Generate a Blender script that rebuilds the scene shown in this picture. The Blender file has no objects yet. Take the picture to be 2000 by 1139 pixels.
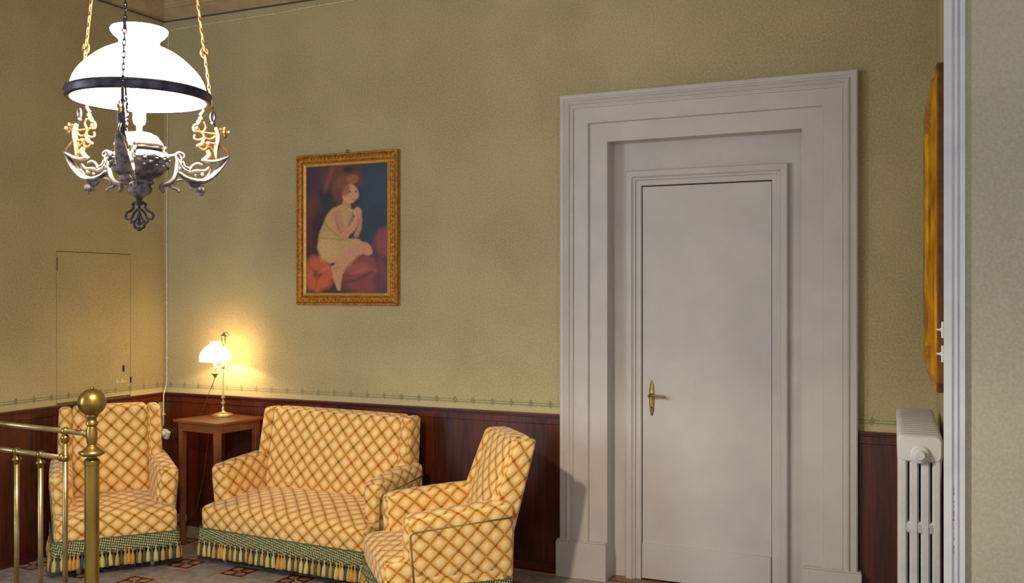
import bpy, bmesh, math, random
import numpy as np
from mathutils import Vector, Matrix
random.seed(7)
S = bpy.context.scene
COL = S.collection
PI = math.pi
R = math.radians

# ------------------------------------------------------------------ camera, world, lights, exposure
YAW = math.atan(876 / 1913)
cam = bpy.data.cameras.new('camera'); cam.sensor_width = 36; cam.lens = 36 * 1913 / 2000
cam.clip_start = 0.05
co = bpy.data.objects.new('camera', cam); COL.objects.link(co)
co.location = (5.093, -5.243, 1.62); co.rotation_euler = (PI / 2, 0, YAW)
S.camera = co
S.view_settings.view_transform = 'Standard'; S.view_settings.look = 'None'
S.view_settings.gamma = 1; S.view_settings.use_curve_mapping = False
S.view_settings.exposure = 0.80

w = bpy.data.worlds.new('world'); S.world = w; w.use_nodes = True
w.node_tree.nodes['Background'].inputs[0].default_value = (0.88, 0.90, 1.0, 1)
w.node_tree.nodes['Background'].inputs[1].default_value = 0.38

def light(name, kind, loc, power, color, size=0.1, target=None, sy=None):
    l = bpy.data.lights.new(name, kind); l.energy = power; l.color = color
    if kind == 'AREA':
        l.size = size
        if sy: l.shape = 'RECTANGLE'; l.size_y = sy
    else: l.shadow_soft_size = size
    o = bpy.data.objects.new(name, l); COL.objects.link(o); o.location = loc
    if target: o.rotation_euler = (Vector(target) - Vector(loc)).to_track_quat('-Z', 'Y').to_euler()
    return o
# daylight of the window behind and to the left of the camera
light('window_daylight', 'AREA', (0.12, -5.3, 1.9), 60, (0.72, 0.84, 1.0), 1.2, (3.6, -1.6, 1.3), 2.1)
# daylight of the window behind and to the right of the camera
light('side_daylight', 'AREA', (6.9, -6.4, 2.0), 13, (0.86, 0.92, 1.0), 1.2, (5.6, -1.75, 1.7), 2.0)
PEND = (3.110, -3.290)
light('pendant_bulb_light', 'POINT', (PEND[0], PEND[1], 2.155), 325, (1.0, 0.86, 0.62), 0.035)

# ------------------------------------------------------------------ materials
def s2l(c):
    return tuple(((x / 255) / 12.92 if x / 255 <= 0.04045 else ((x / 255 + 0.055) / 1.055) ** 2.4) for x in c)
def rgb(*c): return s2l(c) + (1,)

def mat(name, c1, c2=None, rough=0.6, metal=0.0, scale=20.0, stretch=(1, 1, 1), bump=0.0, bscale=80.0, emit=None, es=0, detail=3, coat=0, spec=None, lo=0.35, hi=0.65):
    m = bpy.data.materials.new(name); m.use_nodes = True
    nt = m.node_tree; N = nt.nodes; L = nt.links; b = N['Principled BSDF']
    b.inputs['Base Color'].default_value = rgb(*c1)
    b.inputs['Roughness'].default_value = rough; b.inputs['Metallic'].default_value = metal
    if coat: b.inputs['Coat Weight'].default_value = coat; b.inputs['Coat Roughness'].default_value = 0.15
    if spec is not None: b.inputs['Specular IOR Level'].default_value = spec
    tc = N.new('ShaderNodeTexCoord'); mp = N.new('ShaderNodeMapping'); mp.inputs['Scale'].default_value = stretch
    L.new(tc.outputs['Object'], mp.inputs[0])
    if c2:
        n = N.new('ShaderNodeTexNoise'); n.inputs['Scale'].default_value = scale; n.inputs['Detail'].default_value = detail
        L.new(mp.outputs[0], n.inputs['Vector'])
        cr = N.new('ShaderNodeValToRGB'); cr.color_ramp.elements[0].color = rgb(*c1); cr.color_ramp.elements[1].color = rgb(*c2)
        cr.color_ramp.elements[0].position = lo; cr.color_ramp.elements[1].position = hi
        L.new(n.outputs[0], cr.inputs[0]); L.new(cr.outputs[0], b.inputs['Base Color'])
    if bump:
        n2 = N.new('ShaderNodeTexNoise'); n2.inputs['Scale'].default_value = bscale; n2.inputs['Detail'].default_value = 2
        L.new(mp.outputs[0], n2.inputs['Vector'])
        bp = N.new('ShaderNodeBump'); bp.inputs['Strength'].default_value = bump; bp.inputs['Distance'].default_value = 0.004
        L.new(n2.outputs[0], bp.inputs['Height']); L.new(bp.outputs[0], b.inputs['Normal'])
    if emit:
        b.inputs['Emission Color'].default_value = emit; b.inputs['Emission Strength'].default_value = es
    return m

class G:
    """tiny node-math helper"""
    def __init__(s, m): s.nt = m.node_tree; s.N = s.nt.nodes; s.L = s.nt.links
    def m(s, op, a, b=None, c=None, clamp=False):
        n = s.N.new('ShaderNodeMath'); n.operation = op; n.use_clamp = clamp
        for i, v in enumerate((a, b, c)):
            if v is None: continue
            if isinstance(v, (int, float)): n.inputs[i].default_value = v
            else: s.L.new(v, n.inputs[i])
        return n.outputs[0]
    def mix(s, f, a, b):
        n = s.N.new('ShaderNodeMix'); n.data_type = 'RGBA'
        if isinstance(f, (int, float)): n.inputs[0].default_value = f
        else: s.L.new(f, n.inputs[0])
        for i, v in ((6, a), (7, b)):
            if isinstance(v, tuple): n.inputs[i].default_value = v
            else: s.L.new(v, n.inputs[i])
        return n.outputs[2]
    def noise(s, vec, scale, detail=2):
        n = s.N.new('ShaderNodeTexNoise'); n.inputs['Scale'].default_value = scale; n.inputs['Detail'].default_value = detail
        if vec: s.L.new(vec, n.inputs['Vector'])
        return n.outputs[0]
    def smooth(s, v, a, b):
        n = s.N.new('ShaderNodeMapRange'); n.interpolation_type = 'SMOOTHSTEP'
        s.L.new(v, n.inputs[0]); n.inputs[1].default_value = a; n.inputs[2].default_value = b
        return n.outputs[0]
    def sep(s, vec):
        n = s.N.new('ShaderNodeSeparateXYZ'); s.L.new(vec, n.inputs[0]); return n.outputs
    def bump(s, h, strength, dist=0.003):
        b = s.N.new('ShaderNodeBump'); b.inputs['Strength'].default_value = strength; b.inputs['Distance'].default_value = dist
        s.L.new(h, b.inputs['Height']); s.L.new(b.outputs[0], s.N['Principled BSDF'].inputs['Normal'])
    def out(s, col): s.L.new(col, s.N['Principled BSDF'].inputs['Base Color'])

def wall_mat(name, base, dark, stencil=True):
    m = bpy.data.materials.new(name); m.use_nodes = True; g = G(m)
    b = g.N['Principled BSDF']; b.inputs['Roughness'].default_value = 0.85; b.inputs['Specular IOR Level'].default_value = 0.2
    geo = g.N.new('ShaderNodeNewGeometry'); p = geo.outputs['Position']
    x, y, z = g.sep(p)
    fine = g.noise(p, 95, 5); big = g.noise(p, 1.6, 3)
    f = g.m('ADD', g.m('MULTIPLY', g.smooth(fine, .30, .70), .55), g.m('MULTIPLY', g.smooth(big, .3, .7), .45))
    c = g.mix(f, rgb(*dark), rgb(*base))
    fine2 = g.noise(p, 90, 2)
    c = g.mix(g.m('MULTIPLY', g.smooth(fine2, .5, .72), .35), c, rgb(min(base[0] + 14, 255), base[1] + 2, base[2] + 16))
    if stencil:
        u = g.m('SUBTRACT', x, y)
        um = g.m('ABSOLUTE', g.m('SUBTRACT', g.m('MODULO', g.m('ADD', u, 20.0), 0.125), 0.0625))
        l1 = g.m('LESS_THAN', g.m('ABSOLUTE', g.m('SUBTRACT', z, 0.970)), 0.0022)
        l2 = g.m('LESS_THAN', g.m('ABSOLUTE', g.m('SUBTRACT', z, 0.956)), 0.0028)
        dz = g.m('ABSOLUTE', g.m('SUBTRACT', z, 0.966))
        dm = g.m('LESS_THAN', g.m('ADD', um, g.m('MULTIPLY', dz, 0.62)), 0.0155)
        dc = g.m('LESS_THAN', g.m('ADD', g.m('MULTIPLY', um, 0.55), dz), 0.010)
        st = g.m('MAXIMUM', g.m('MAXIMUM', l1, l2), g.m('MAXIMUM', dm, dc))
        wear = g.m('MULTIPLY', st, g.m('ADD', 0.26, g.m('MULTIPLY', big, 0.6)))
        c = g.mix(g.m('MULTIPLY', g.m('LESS_THAN', z, 0.945), 0.35), c, rgb(base[0] + 18, base[1] + 12, base[2] + 12))
        c = g.mix(wear, c, rgb(96, 98, 76))
    g.out(c); g.bump(fine, 0.15, 0.001)
    return m

def fabric_mat():
    m = bpy.data.materials.new('lattice_tapestry'); m.use_nodes = True; g = G(m)
    b = g.N['Principled BSDF']; b.inputs['Roughness'].default_value = 0.9; b.inputs['Specular IOR Level'].default_value = 0.15
    b.inputs['Sheen Weight'].default_value = 0.25
    uv = g.N.new('ShaderNodeUVMap'); uv.uv_map = 'UVMap'
    X, Y, _ = g.sep(uv.outputs[0])
    wob = g.m('MULTIPLY', g.m('SUBTRACT', g.noise(uv.outputs[0], 18, 2), .5), .10)
    k = 1 / 0.094
    A = g.m('ADD', g.m('MULTIPLY', g.m('ADD', X, Y), k), g.m('ADD', wob, 40.5))
    B = g.m('ADD', g.m('MULTIPLY', g.m('SUBTRACT', X, Y), k), g.m('ADD', wob, 40.5))
    fa = g.m('SUBTRACT', g.m('FRACT', A), .5); fb = g.m('SUBTRACT', g.m('FRACT', B), .5)   # 0 on line
    da = g.m('ABSOLUTE', fa); db = g.m('ABSOLUTE', fb)
    ia = g.m('FLOOR', A); ib = g.m('FLOOR', B)
    tw = g.m('SINE', g.m('MULTIPLY', B, 22.0)); tw2 = g.m('SINE', g.m('MULTIPLY', A, 22.0))
    wa = g.m('ADD', .064, g.m('MULTIPLY', tw, .016)); wb = g.m('ADD', .064, g.m('MULTIPLY', tw2, .016))
    la = g.m('SUBTRACT', 1, g.smooth(g.m('SUBTRACT', da, wa), -.02, .035))
    lb = g.m('SUBTRACT', 1, g.smooth(g.m('SUBTRACT', db, wb), -.02, .035))
    ground = g.mix(g.smooth(g.m('MAXIMUM', da, db), .12, .44), rgb(222, 158, 88), rgb(238, 198, 140))
    # centre of the puffs: cream
    cx = g.m('SUBTRACT', .5, da); cy = g.m('SUBTRACT', .5, db)
    rad = g.m('SQRT', g.m('ADD', g.m('MULTIPLY', cx, cx), g.m('MULTIPLY', cy, cy)))
    ground = g.mix(g.smooth(rad, .12, .46), rgb(248, 216, 152), rgb(236, 176, 80))
    olive = rgb(150, 122, 48); rust = rgb(200, 124, 48)
    c = g.mix(la, ground, g.mix(g.smooth(tw, -.4, .6), olive, rust))
    c = g.mix(lb, c, g.mix(g.smooth(tw2, -.2, .9), rgb(158, 126, 52), rgb(208, 134, 56)))
    # crossings
    pa = g.m('MODULO', ia, 2); pb = g.m('MODULO', ib, 2)
    red = g.m('MULTIPLY', g.m('LESS_THAN', pa, .5), g.m('LESS_THAN', pb, .5))
    grn = g.m('MULTIPLY', g.m('GREATER_THAN', pa, .5), g.m('GREATER_THAN', pb, .5))
    dd = g.m('MAXIMUM', da, db)
    dot = g.m('SUBTRACT', 1, g.smooth(dd, .10, .15))
    c = g.mix(g.m('MULTIPLY', dot, red), c, rgb(160, 60, 30))
    c = g.mix(g.m('MULTIPLY', dot, grn), c, rgb(110, 90, 34))
    puff = g.m('SUBTRACT', 1, g.m('MAXIMUM', la, lb))
    weave = g.noise(uv.outputs[0], 420, 2)
    c = g.mix(g.m('MULTIPLY', g.smooth(weave, .4, .7), .18), c, rgb(250, 226, 180))
    g.out(c)
    g.bump(g.m('ADD', g.m('MULTIPLY', g.smooth(rad, .5, .0), 1.0), g.m('ADD', g.m('MULTIPLY', puff, .7), g.m('MULTIPLY', weave, .25))), 0.55, 0.006)
    return m

def braid_mat():
    m = bpy.data.materials.new('green_braid'); m.use_nodes = True; g = G(m)
    g.N['Principled BSDF'].inputs['Roughness'].default_value = 0.9
    uv = g.N.new('ShaderNodeUVMap'); uv.uv_map = 'UVMap'
    X, Y, _ = g.sep(uv.outputs[0])
    a = g.m('SINE', g.m('MULTIPLY', g.m('ADD', X, g.m('MULTIPLY', Y, .55)), 300))
    b2 = g.m('SINE', g.m('MULTIPLY', g.m('SUBTRACT', g.m('MULTIPLY', X, .8), Y), 260))
    n = g.noise(uv.outputs[0], 130, 2)
    v = g.m('ADD', g.m('MULTIPLY', g.m('MULTIPLY', a, b2), .5), n)
    c = g.mix(g.smooth(v, .42, .72), rgb(58, 72, 42), rgb(214, 202, 146))
    top = g.m('GREATER_THAN', Y, .079)
    c = g.mix(g.m('MULTIPLY', top, .8), c, rgb(66, 88, 62))
    g.out(c); g.bump(v, .9, .006)
    return m

def tile_mat(kind):
    m = bpy.data.materials.new('floor_tile_' + kind); m.use_nodes = True; g = G(m)
    b = g.N['Principled BSDF']; b.inputs['Roughness'].default_value = 0.38
    uv = g.N.new('ShaderNodeUVMap'); uv.uv_map = 'UVMap'
    X, Y, _ = g.sep(uv.outputs[0])
    x = g.m('ABSOLUTE', g.m('SUBTRACT', X, .5)); y = g.m('ABSOLUTE', g.m('SUBTRACT', Y, .5))
    geo = g.N.new('ShaderNodeNewGeometry'); n = g.noise(geo.outputs['Position'], 14, 4)
    mx = g.m('MAXIMUM', x, y)
    if kind == 'motif':
        c = g.mix(g.smooth(n, .35, .65), rgb(158, 118, 100), rgb(186, 146, 122))
        ring = g.m('LESS_THAN', g.m('ABSOLUTE', g.m('SUBTRACT', mx, .38)), .03)
        cx = g.m('SUBTRACT', x, .19); cy = g.m('SUBTRACT', y, .19)
        r4 = g.m('ADD', g.m('POWER', g.m('ABSOLUTE', cx), 2.6), g.m('POWER', g.m('ABSOLUTE', cy), 2.6))
        lobe = g.m('LESS_THAN', r4, .0062)
        diag = g.m('LESS_THAN', g.m('ABSOLUTE', g.m('SUBTRACT', x, y)), .035)
        inside = g.m('LESS_THAN', mx, .38)
        dk = g.m('MULTIPLY', inside, g.m('SUBTRACT', 1, g.m('MAXIMUM', lobe, g.m('MULTIPLY', diag, g.m('LESS_THAN', mx, .2)))))
        c = g.mix(g.m('MAXIMUM', ring, dk), c, rgb(88, 46, 28))
    else:
        c = g.mix(g.smooth(n, .3, .7), rgb(140, 130, 124), rgb(170, 160, 150))
        c = g.mix(g.m('GREATER_THAN', g.m('ADD', x, y), .86), c, rgb(160, 124, 106))
    g.out(c)
    return m

def wood_mat(name, c1, c2, rough=.35, axis='z'):
    m = bpy.data.materials.new(name); m.use_nodes = True; g = G(m)
    b = g.N['Principled BSDF']; b.inputs['Roughness'].default_value = rough
    b.inputs['Coat Weight'].default_value = 0.25; b.inputs['Coat Roughness'].default_value = 0.3
    geo = g.N.new('ShaderNodeNewGeometry'); mp = g.N.new('ShaderNodeMapping')
    mp.inputs['Scale'].default_value = (1, 1, .07) if axis == 'z' else (.08, 1, 1)
    g.L.new(geo.outputs['Position'], mp.inputs[0])
    n = g.noise(mp.outputs[0], 60, 4); n2 = g.noise(mp.outputs[0], 7, 3)
    f = g.m('ADD', g.m('MULTIPLY', g.smooth(n, .3, .7), .4), g.m('MULTIPLY', g.smooth(n2, .35, .65), .6))
    g.out(g.mix(f, rgb(*c1), rgb(*c2))); g.bump(n, .15, .001)
    return m

M = {}
M['wall'] = wall_mat('olive_wallpaper', (195, 184, 139), (163, 152, 112))
M['wall_plain'] = wall_mat('plain_wall_cool_light', (178, 172, 148), (162, 156, 132), False)  # same wall as the olive one, greyed to put cooler light into its colour
M['ceiling'] = mat('ceiling_paint', (200, 196, 190), (188, 184, 178), .9, scale=4)
M['cornice'] = mat('cornice_plaster', (190, 168, 132), (172, 152, 118), .85, scale=9)
M['cornice_line'] = mat('cornice_dark_line', (92, 82, 62), None, .85)
M['wood'] = wood_mat('mahogany_panel', (36, 12, 7), (104, 42, 16))
M['wood_rail'] = wood_mat('mahogany_rail', (50, 18, 12), (92, 36, 22), .3, 'x')
M['table_wood'] = wood_mat('table_walnut', (104, 58, 36), (142, 84, 54), .28, 'x')
M['door'] = mat('door_paint', (204, 198, 192), (197, 191, 186), .45, scale=5, detail=4, bump=.12, bscale=60)
M['casing'] = mat('casing_paint', (203, 196, 189), (196, 189, 183), .42, scale=6, detail=4, bump=.12, bscale=60)
M['trim'] = mat('trim_paint', (206, 206, 208), (196, 197, 200), .4, scale=8, bump=.08)
M['chip'] = mat('bare_wood_chip', (150, 128, 104), (118, 100, 80), .8, scale=60)
M['dark'] = mat('dark_void', (14, 11, 9), None, .9)
M['brass'] = mat('aged_brass', (172, 142, 70), (122, 98, 48), .30, .92, scale=9, stretch=(1, 1, .3), detail=5, bump=.05, bscale=40)
M['brass_tube'] = mat('dull_brass_tube', (160, 140, 102), (128, 108, 74), .36, .9, scale=14, detail=4)
M['pale_brass'] = mat('worn_pale_brass', (214, 196, 160), (186, 166, 126), .34, .8, scale=30)
M['handle'] = mat('handle_brass', (170, 134, 84), (140, 106, 60), .35, .85, scale=40)
M['bronze'] = mat('dusty_bronze', (64, 60, 66), (138, 128, 126), .6, .25, scale=45, detail=4, bump=.5, bscale=120, lo=.40, hi=.62)
M['arm'] = mat('dusty_bronze_arm', (112, 102, 100), (184, 170, 160), .65, .15, scale=60, detail=3, bump=.3, bscale=150)
M['arm'] = mat('dusty_bronze_arm', (84, 78, 80), (150, 138, 132), .65, .15, scale=60, detail=3, bump=.3, bscale=150)
M['dark_or_backlit_metal'] = mat('dark_or_backlit_bronze', (46, 44, 54), (84, 80, 92), .42, .6, scale=30)  # dark metal parts; also paints the backlit shade of the front scroll and chain
M['gilt_scroll'] = mat('gilt_scrollwork', (206, 146, 84), (134, 98, 68), .55, .25, scale=60, detail=3)
M['dust'] = mat('dusty_top', (196, 184, 172), (150, 140, 134), .8, .1, scale=40)
M['porcelain'] = mat('cream_porcelain', (240, 216, 170), (226, 198, 150), .4, scale=30)
M['shade'] = mat('lit_opal_glass', (250, 248, 244), None, .25, emit=(1, .95, .86, 1), es=6)
M['small_shade'] = mat('lit_small_opal_glass', (250, 236, 214), None, .25, emit=(1, .74, .42, 1), es=1.9)
def see_through(m, f):
    nt = m.node_tree; N = nt.nodes; o = [n for n in N if n.type == 'OUTPUT_MATERIAL'][0]
    mx = N.new('ShaderNodeMixShader'); tp_ = N.new('ShaderNodeBsdfTransparent'); mx.inputs[0].default_value = f
    tp_.inputs[0].default_value = (1, .96, .88, 1)
    nt.links.new(N['Principled BSDF'].outputs[0], mx.inputs[1]); nt.links.new(tp_.outputs[0], mx.inputs[2]); nt.links.new(mx.outputs[0], o.inputs[0])
# opal glass lets part of the bulb's light straight through
see_through(M['shade'], .38); see_through(M['small_shade'], .60)
M['bulb'] = mat('lit_bulb', (255, 250, 235), None, .2, emit=(1, .93, .78, 1), es=14)
M['gilt'] = mat('gilt_frame', (206, 146, 52), (150, 96, 34), .42, .45, scale=50, detail=4, bump=.7, bscale=110)
M['gilt_slip'] = mat('gilt_slip', (226, 180, 92), (206, 156, 70), .4, .4, scale=30)
M['gilt_edge'] = mat('gilt_dark_edge', (104, 66, 34), (140, 90, 40), .55, .2, scale=40)
M['mirror_gilt'] = mat('mirror_gilt', (240, 176, 22), (168, 104, 12), .38, .5, scale=22, stretch=(1, 1, .25), detail=4, bump=.4, bscale=60)
M['mirror_side'] = mat('mirror_side_wood', (120, 78, 24), (90, 56, 18), .6, scale=20)
M['mirror'] = mat('mirror_glass', (230, 232, 230), None, .03, 1.0)
M['radiator'] = mat('radiator_enamel', (206, 207, 210), (196, 198, 202), .35, scale=10, bump=.06, bscale=50)
M['white'] = mat('white_plastic', (232, 230, 226), (222, 220, 214), .4, scale=20)
M['cable'] = mat('old_white_cable', (228, 216, 182), (212, 198, 164), .6, scale=30)
M['cord'] = mat('brown_cord', (120, 86, 60), None, .7)
M['fabric'] = fabric_mat()
M['braid'] = braid_mat()
M['piping'] = mat('olive_piping', (112, 106, 62), (136, 126, 78), .9, scale=200)
M['tassel_cream'] = mat('cream_tassel', (222, 192, 112), (196, 164, 86), .9, scale=160, stretch=(1, 1, .08), bump=.6, bscale=300)
M['tassel_ochre'] = mat('ochre_tassel', (208, 158, 70), (182, 132, 56), .9, scale=160, stretch=(1, 1, .08), bump=.6, bscale=300)
M['tassel_green'] = mat('green_tassel', (78, 94, 80), (54, 72, 66), .9, scale=160, stretch=(1, 1, .08), bump=.6, bscale=300)
M['tassel_blue'] = mat('blue_tassel', (52, 76, 96), (38, 58, 78), .9, scale=160, stretch=(1, 1, .08), bump=.6, bscale=300)
M['leg'] = wood_mat('chair_leg_wood', (60, 36, 24), (88, 54, 34), .4)
M['underside'] = mat('black_lining', (16, 14, 13), None, .95)
M['caster'] = mat('worn_caster', (188, 182, 174), (160, 154, 146), .5, .3, scale=40)
M['tile'] = tile_mat('plain'); M['tile_motif'] = tile_mat('motif')
M['grout'] = mat('floor_grout', (120, 108, 98), (100, 90, 82), .85, scale=30)

# ------------------------------------------------------------------ mesh helpers
class MB:
    def __init__(s): s.v = []; s.f = []; s.uv = []
    def add(s, vs, fs, uvs=None):
        k = len(s.v); s.v += [tuple(v) for v in vs]
        for i, f in enumerate(fs):
            s.f.append(tuple(a + k for a in f))
            s.uv.append(uvs[i] if uvs else None)
        return s
    def box(s, x0, x1, y0, y1, z0, z1):
        v = [(x, y, z) for z in (z0, z1) for y in (y0, y1) for x in (x0, x1)]
        return s.add(v, [(0, 2, 3, 1), (4, 5, 7, 6), (0, 1, 5, 4), (2, 6, 7, 3), (0, 4, 6, 2), (1, 3, 7, 5)])
    def lathe(s, prof, c=(0, 0, 0), seg=24, axis='z', caps=True, wob=None):
        vs = []; n = len(prof)
        for r, z in prof:
            for k in range(seg):
                a = 2 * PI * k / seg; rr = r * (1 + (wob(a) if wob else 0))
                p = (rr * math.cos(a), rr * math.sin(a), z)
                if axis == 'x': p = (p[2], p[0], p[1])
                if axis == 'y': p = (p[0], -p[2], p[1])
                vs.append((p[0] + c[0], p[1] + c[1], p[2] + c[2]))
        fs = [(i * seg + k, i * seg + (k + 1) % seg, (i + 1) * seg + (k + 1) % seg, (i + 1) * seg + k) for i in range(n - 1) for k in range(seg)]
        if caps:
            fs.append(tuple(range(seg - 1, -1, -1))); fs.append(tuple((n - 1) * seg + k for k in range(seg)))
        return s.add(vs, fs)
    def tube(s, pts, rad, seg=8, closed=False, flat=1.0):
        P = [Vector(p) for p in pts]; n = len(P); vs = []
        if not isinstance(rad, (list, tuple)): rad = [rad] * n
        prev = None
        for i in range(n):
            a = P[(i - 1) % n] if (i > 0 or closed) else P[0]; b = P[(i + 1) % n] if (i < n - 1 or closed) else P[-1]
            t = (b - a)
            t = t.normalized() if t.length > 1e-9 else Vector((0, 0, 1))
            if prev is None:
                up = Vector((0, 1, 0)) if abs(t.y) < .9 else Vector((1, 0, 0))
                u = t.cross(up).normalized()
            else:
                u = (prev - t * prev.dot(t)).normalized()
            prev = u; q = t.cross(u)
            for k in range(seg):
                an = 2 * PI * k / seg
                vs.append(P[i] + u * (math.cos(an) * rad[i]) + q * (math.sin(an) * rad[i] * flat))
        m = n if closed else n - 1
        fs = [(i * seg + k, i * seg + (k + 1) % seg, ((i + 1) % n) * seg + (k + 1) % seg, ((i + 1) % n) * seg + k) for i in range(m) for k in range(seg)]
        if not closed:
            fs.append(tuple(range(seg - 1, -1, -1))); fs.append(tuple((n - 1) * seg + k for k in range(seg)))
        return s.add(vs, fs)
    def ball(s, c, r, sx=1, sy=1, sz=1, seg=12, rings=8):
        prof = [(max(math.sin(PI * i / rings), 1e-4), -math.cos(PI * i / rings)) for i in range(rings + 1)]
        k = len(s.v); s.lathe(prof, seg=seg, caps=False)
        for i in range(k, len(s.v)):
            v = s.v[i]; s.v[i] = (c[0] + v[0] * r * sx, c[1] + v[1] * r * sy, c[2] + v[2] * r * sz)
        return s
    def xform(s, mtx, start=0):
        for i in range(start, len(s.v)): s.v[i] = tuple(mtx @ Vector(s.v[i]))
        return s
    def mesh(s, name, smooth=True, weld=False):
        me = bpy.data.meshes.new(name); me.from_pydata(s.v, [], s.f)
        if any(u is not None for u in s.uv):
            ul = me.uv_layers.new(name='UVMap'); i = 0
            for poly, u in zip(me.polygons, s.uv):
                for j, li in enumerate(poly.loop_indices):
                    ul.data[li].uv = u[j] if u else (0, 0)
        bm = bmesh.new(); bm.from_mesh(me)
        if weld: bmesh.ops.remove_doubles(bm, verts=bm.verts, dist=1e-5)
        bmesh.ops.recalc_face_normals(bm, faces=bm.faces)
        bm.to_mesh(me); bm.free()
        if smooth:
            me.polygons.foreach_set('use_smooth', [True] * len(me.polygons))
        return me

def obj(name, mb, material, parent=None, smooth=False, bevel=0, weld=False, loc=None, rot=None, angle=None):
    me = mb if isinstance(mb, bpy.types.Mesh) else mb.mesh(name, smooth or bevel > 0, weld)
    if not me.materials: me.materials.append(M[material] if isinstance(material, str) else material)
    o = bpy.data.objects.new(name, me); COL.objects.link(o)
    if parent: o.parent = parent
    if loc: o.location = loc
    if rot: o.rotation_euler = rot
    if bevel:
        b = o.modifiers.new('bevel', 'BEVEL'); b.width = bevel; b.segments = 2; b.limit_method = 'ANGLE'; b.harden_normals = True
    if angle is not None:
        me.set_sharp_from_angle(angle=R(angle))
    return o
def thing(name, label, cat, loc=(0, 0, 0), rz=0, group=None, kind=None):
    o = bpy.data.objects.new(name, None); COL.objects.link(o); o.location = loc; o.rotation_euler = (0, 0, rz)
    o.empty_display_size = .1
    return tag(o, label, cat, group, kind)
def tag(o, label=None, cat=None, group=None, kind=None):
    if label: o['label'] = label
    if cat: o['category'] = cat
    if group: o['group'] = group
    if kind: o['kind'] = kind
    return o

def sweep_u(x0, x1, zt, z0, prof):
    """profile of (offset inwards, y) swept up, over and down a door opening with mitred corners"""
    mb = MB(); vs = []
    for off, y in prof:
        vs += [(x0 + off, y, z0), (x0 + off, y, zt - off), (x1 - off, y, zt - off), (x1 - off, y, z0)]
    fs = [(i * 4 + k, i * 4 + k + 1, (i + 1) * 4 + k + 1, (i + 1) * 4 + k) for i in range(len(prof) - 1) for k in range(3)]
    return mb.add(vs, fs)
def sweep_loop(poly, prof):
    """convex polygon (x, z) with profile (offset inwards, y); mitred"""
    n = len(poly); mb = MB(); vs = []
    for off, y in prof:
        for i in range(n):
            p = Vector(poly[i]); a = Vector(poly[i - 1]); b = Vector(poly[(i + 1) % n])
            e1 = (p - a).normalized(); e2 = (b - p).normalized()
            n1 = Vector((-e1.y, e1.x)); n2 = Vector((-e2.y, e2.x))
            bi = (n1 + n2).normalized(); d = off / max(bi.dot(n1), .2)
            q = p + bi * d; vs.append((q.x, y, q.y))
    fs = [(i * n + k, i * n + (k + 1) % n, (i + 1) * n + (k + 1) % n, (i + 1) * n + k) for i in range(len(prof) - 1) for k in range(n)]
    return mb.add(vs, fs)

# ------------------------------------------------------------------ the room shell
H = 3.62
FY = -7.6; FX = 7.6
# floor with its tiles
fl = obj('floor', MB().box(-.1, FX, FY, .15, -.06, -.004), 'grout')
tag(fl, 'patterned cement tile floor, pale grey tiles between brown motif tiles', 'floor', kind='structure')
T = .2
def tile_geo(mb, cx, cy, dz=0):
    h = T / 2 - .0012
    x0, x1, y0, y1 = cx - h, cx + h, cy - h, cy + h; t = 0 + dz; e = .0015
    vs = [(x0, y0, t - .006), (x1, y0, t - .006), (x1, y1, t - .006), (x0, y1, t - .006), (x0, y0, t - e), (x1, y0, t - e), (x1, y1, t - e), (x0, y1, t - e),
          (x0 + e, y0 + e, t), (x1 - e, y0 + e, t), (x1 - e, y1 - e, t), (x0 + e, y1 - e, t)]
    fs = [(8, 9, 10, 11)] + [(a, (a + 1) % 4, 4 + (a + 1) % 4, 4 + a) for a in range(4)] + [(4 + a, 4 + (a + 1) % 4, 8 + (a + 1) % 4, 8 + a) for a in range(4)]
    def u(i): return ((vs[i][0] - x0) / (x1 - x0), (vs[i][1] - y0) / (y1 - y0))
    return mb.add(vs, fs, [tuple(u(i) for i in f) for f in fs])
tm = {False: tile_geo(MB(), 0, 0).mesh('floor_tile', False), True: tile_geo(MB(), 0, 0).mesh('floor_tile', False)}
tm[False].materials.append(M['tile']); tm[True].materials.append(M['tile_motif'])
rest = {False: MB(), True: MB()}
for i in range(-1, 38):
    for j in range(-1, 38):
        cx = .1 + T * i; cy = .05 - T * j
        if cy > .05 + T: continue
        motif = (i % 2 == 0) and (j % 2 == 0)
        if i <= 18 and j <= 10 and i >= 0 and j >= 0:
            o = bpy.data.objects.new('floor_tile', tm[motif]); COL.objects.link(o); o.parent = fl
            o.location = (cx, cy, random.uniform(-.0006, .0006))
        else: tile_geo(rest[motif], cx, cy)
for k, nm in ((False, 'plain_tile_field'), (True, 'motif_tile_field')):
    tag(obj(nm, rest[k], 'tile_motif' if k else 'tile', fl), kind='stuff')

# back wall around the door opening
OX0, OX1, OZ = 3.06, 4.58, 2.69
wb = MB().box(-.15, OX0, 0, .15, 0, H).box(OX1, 5.25, 0, .15, 0, H).box(OX0, OX1, 0, .15, OZ, H)
tag(obj('wall_back', wb, 'wall'), 'mottled olive green wall with a stencilled border, holding the white door', 'wall', kind='structure')
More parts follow.
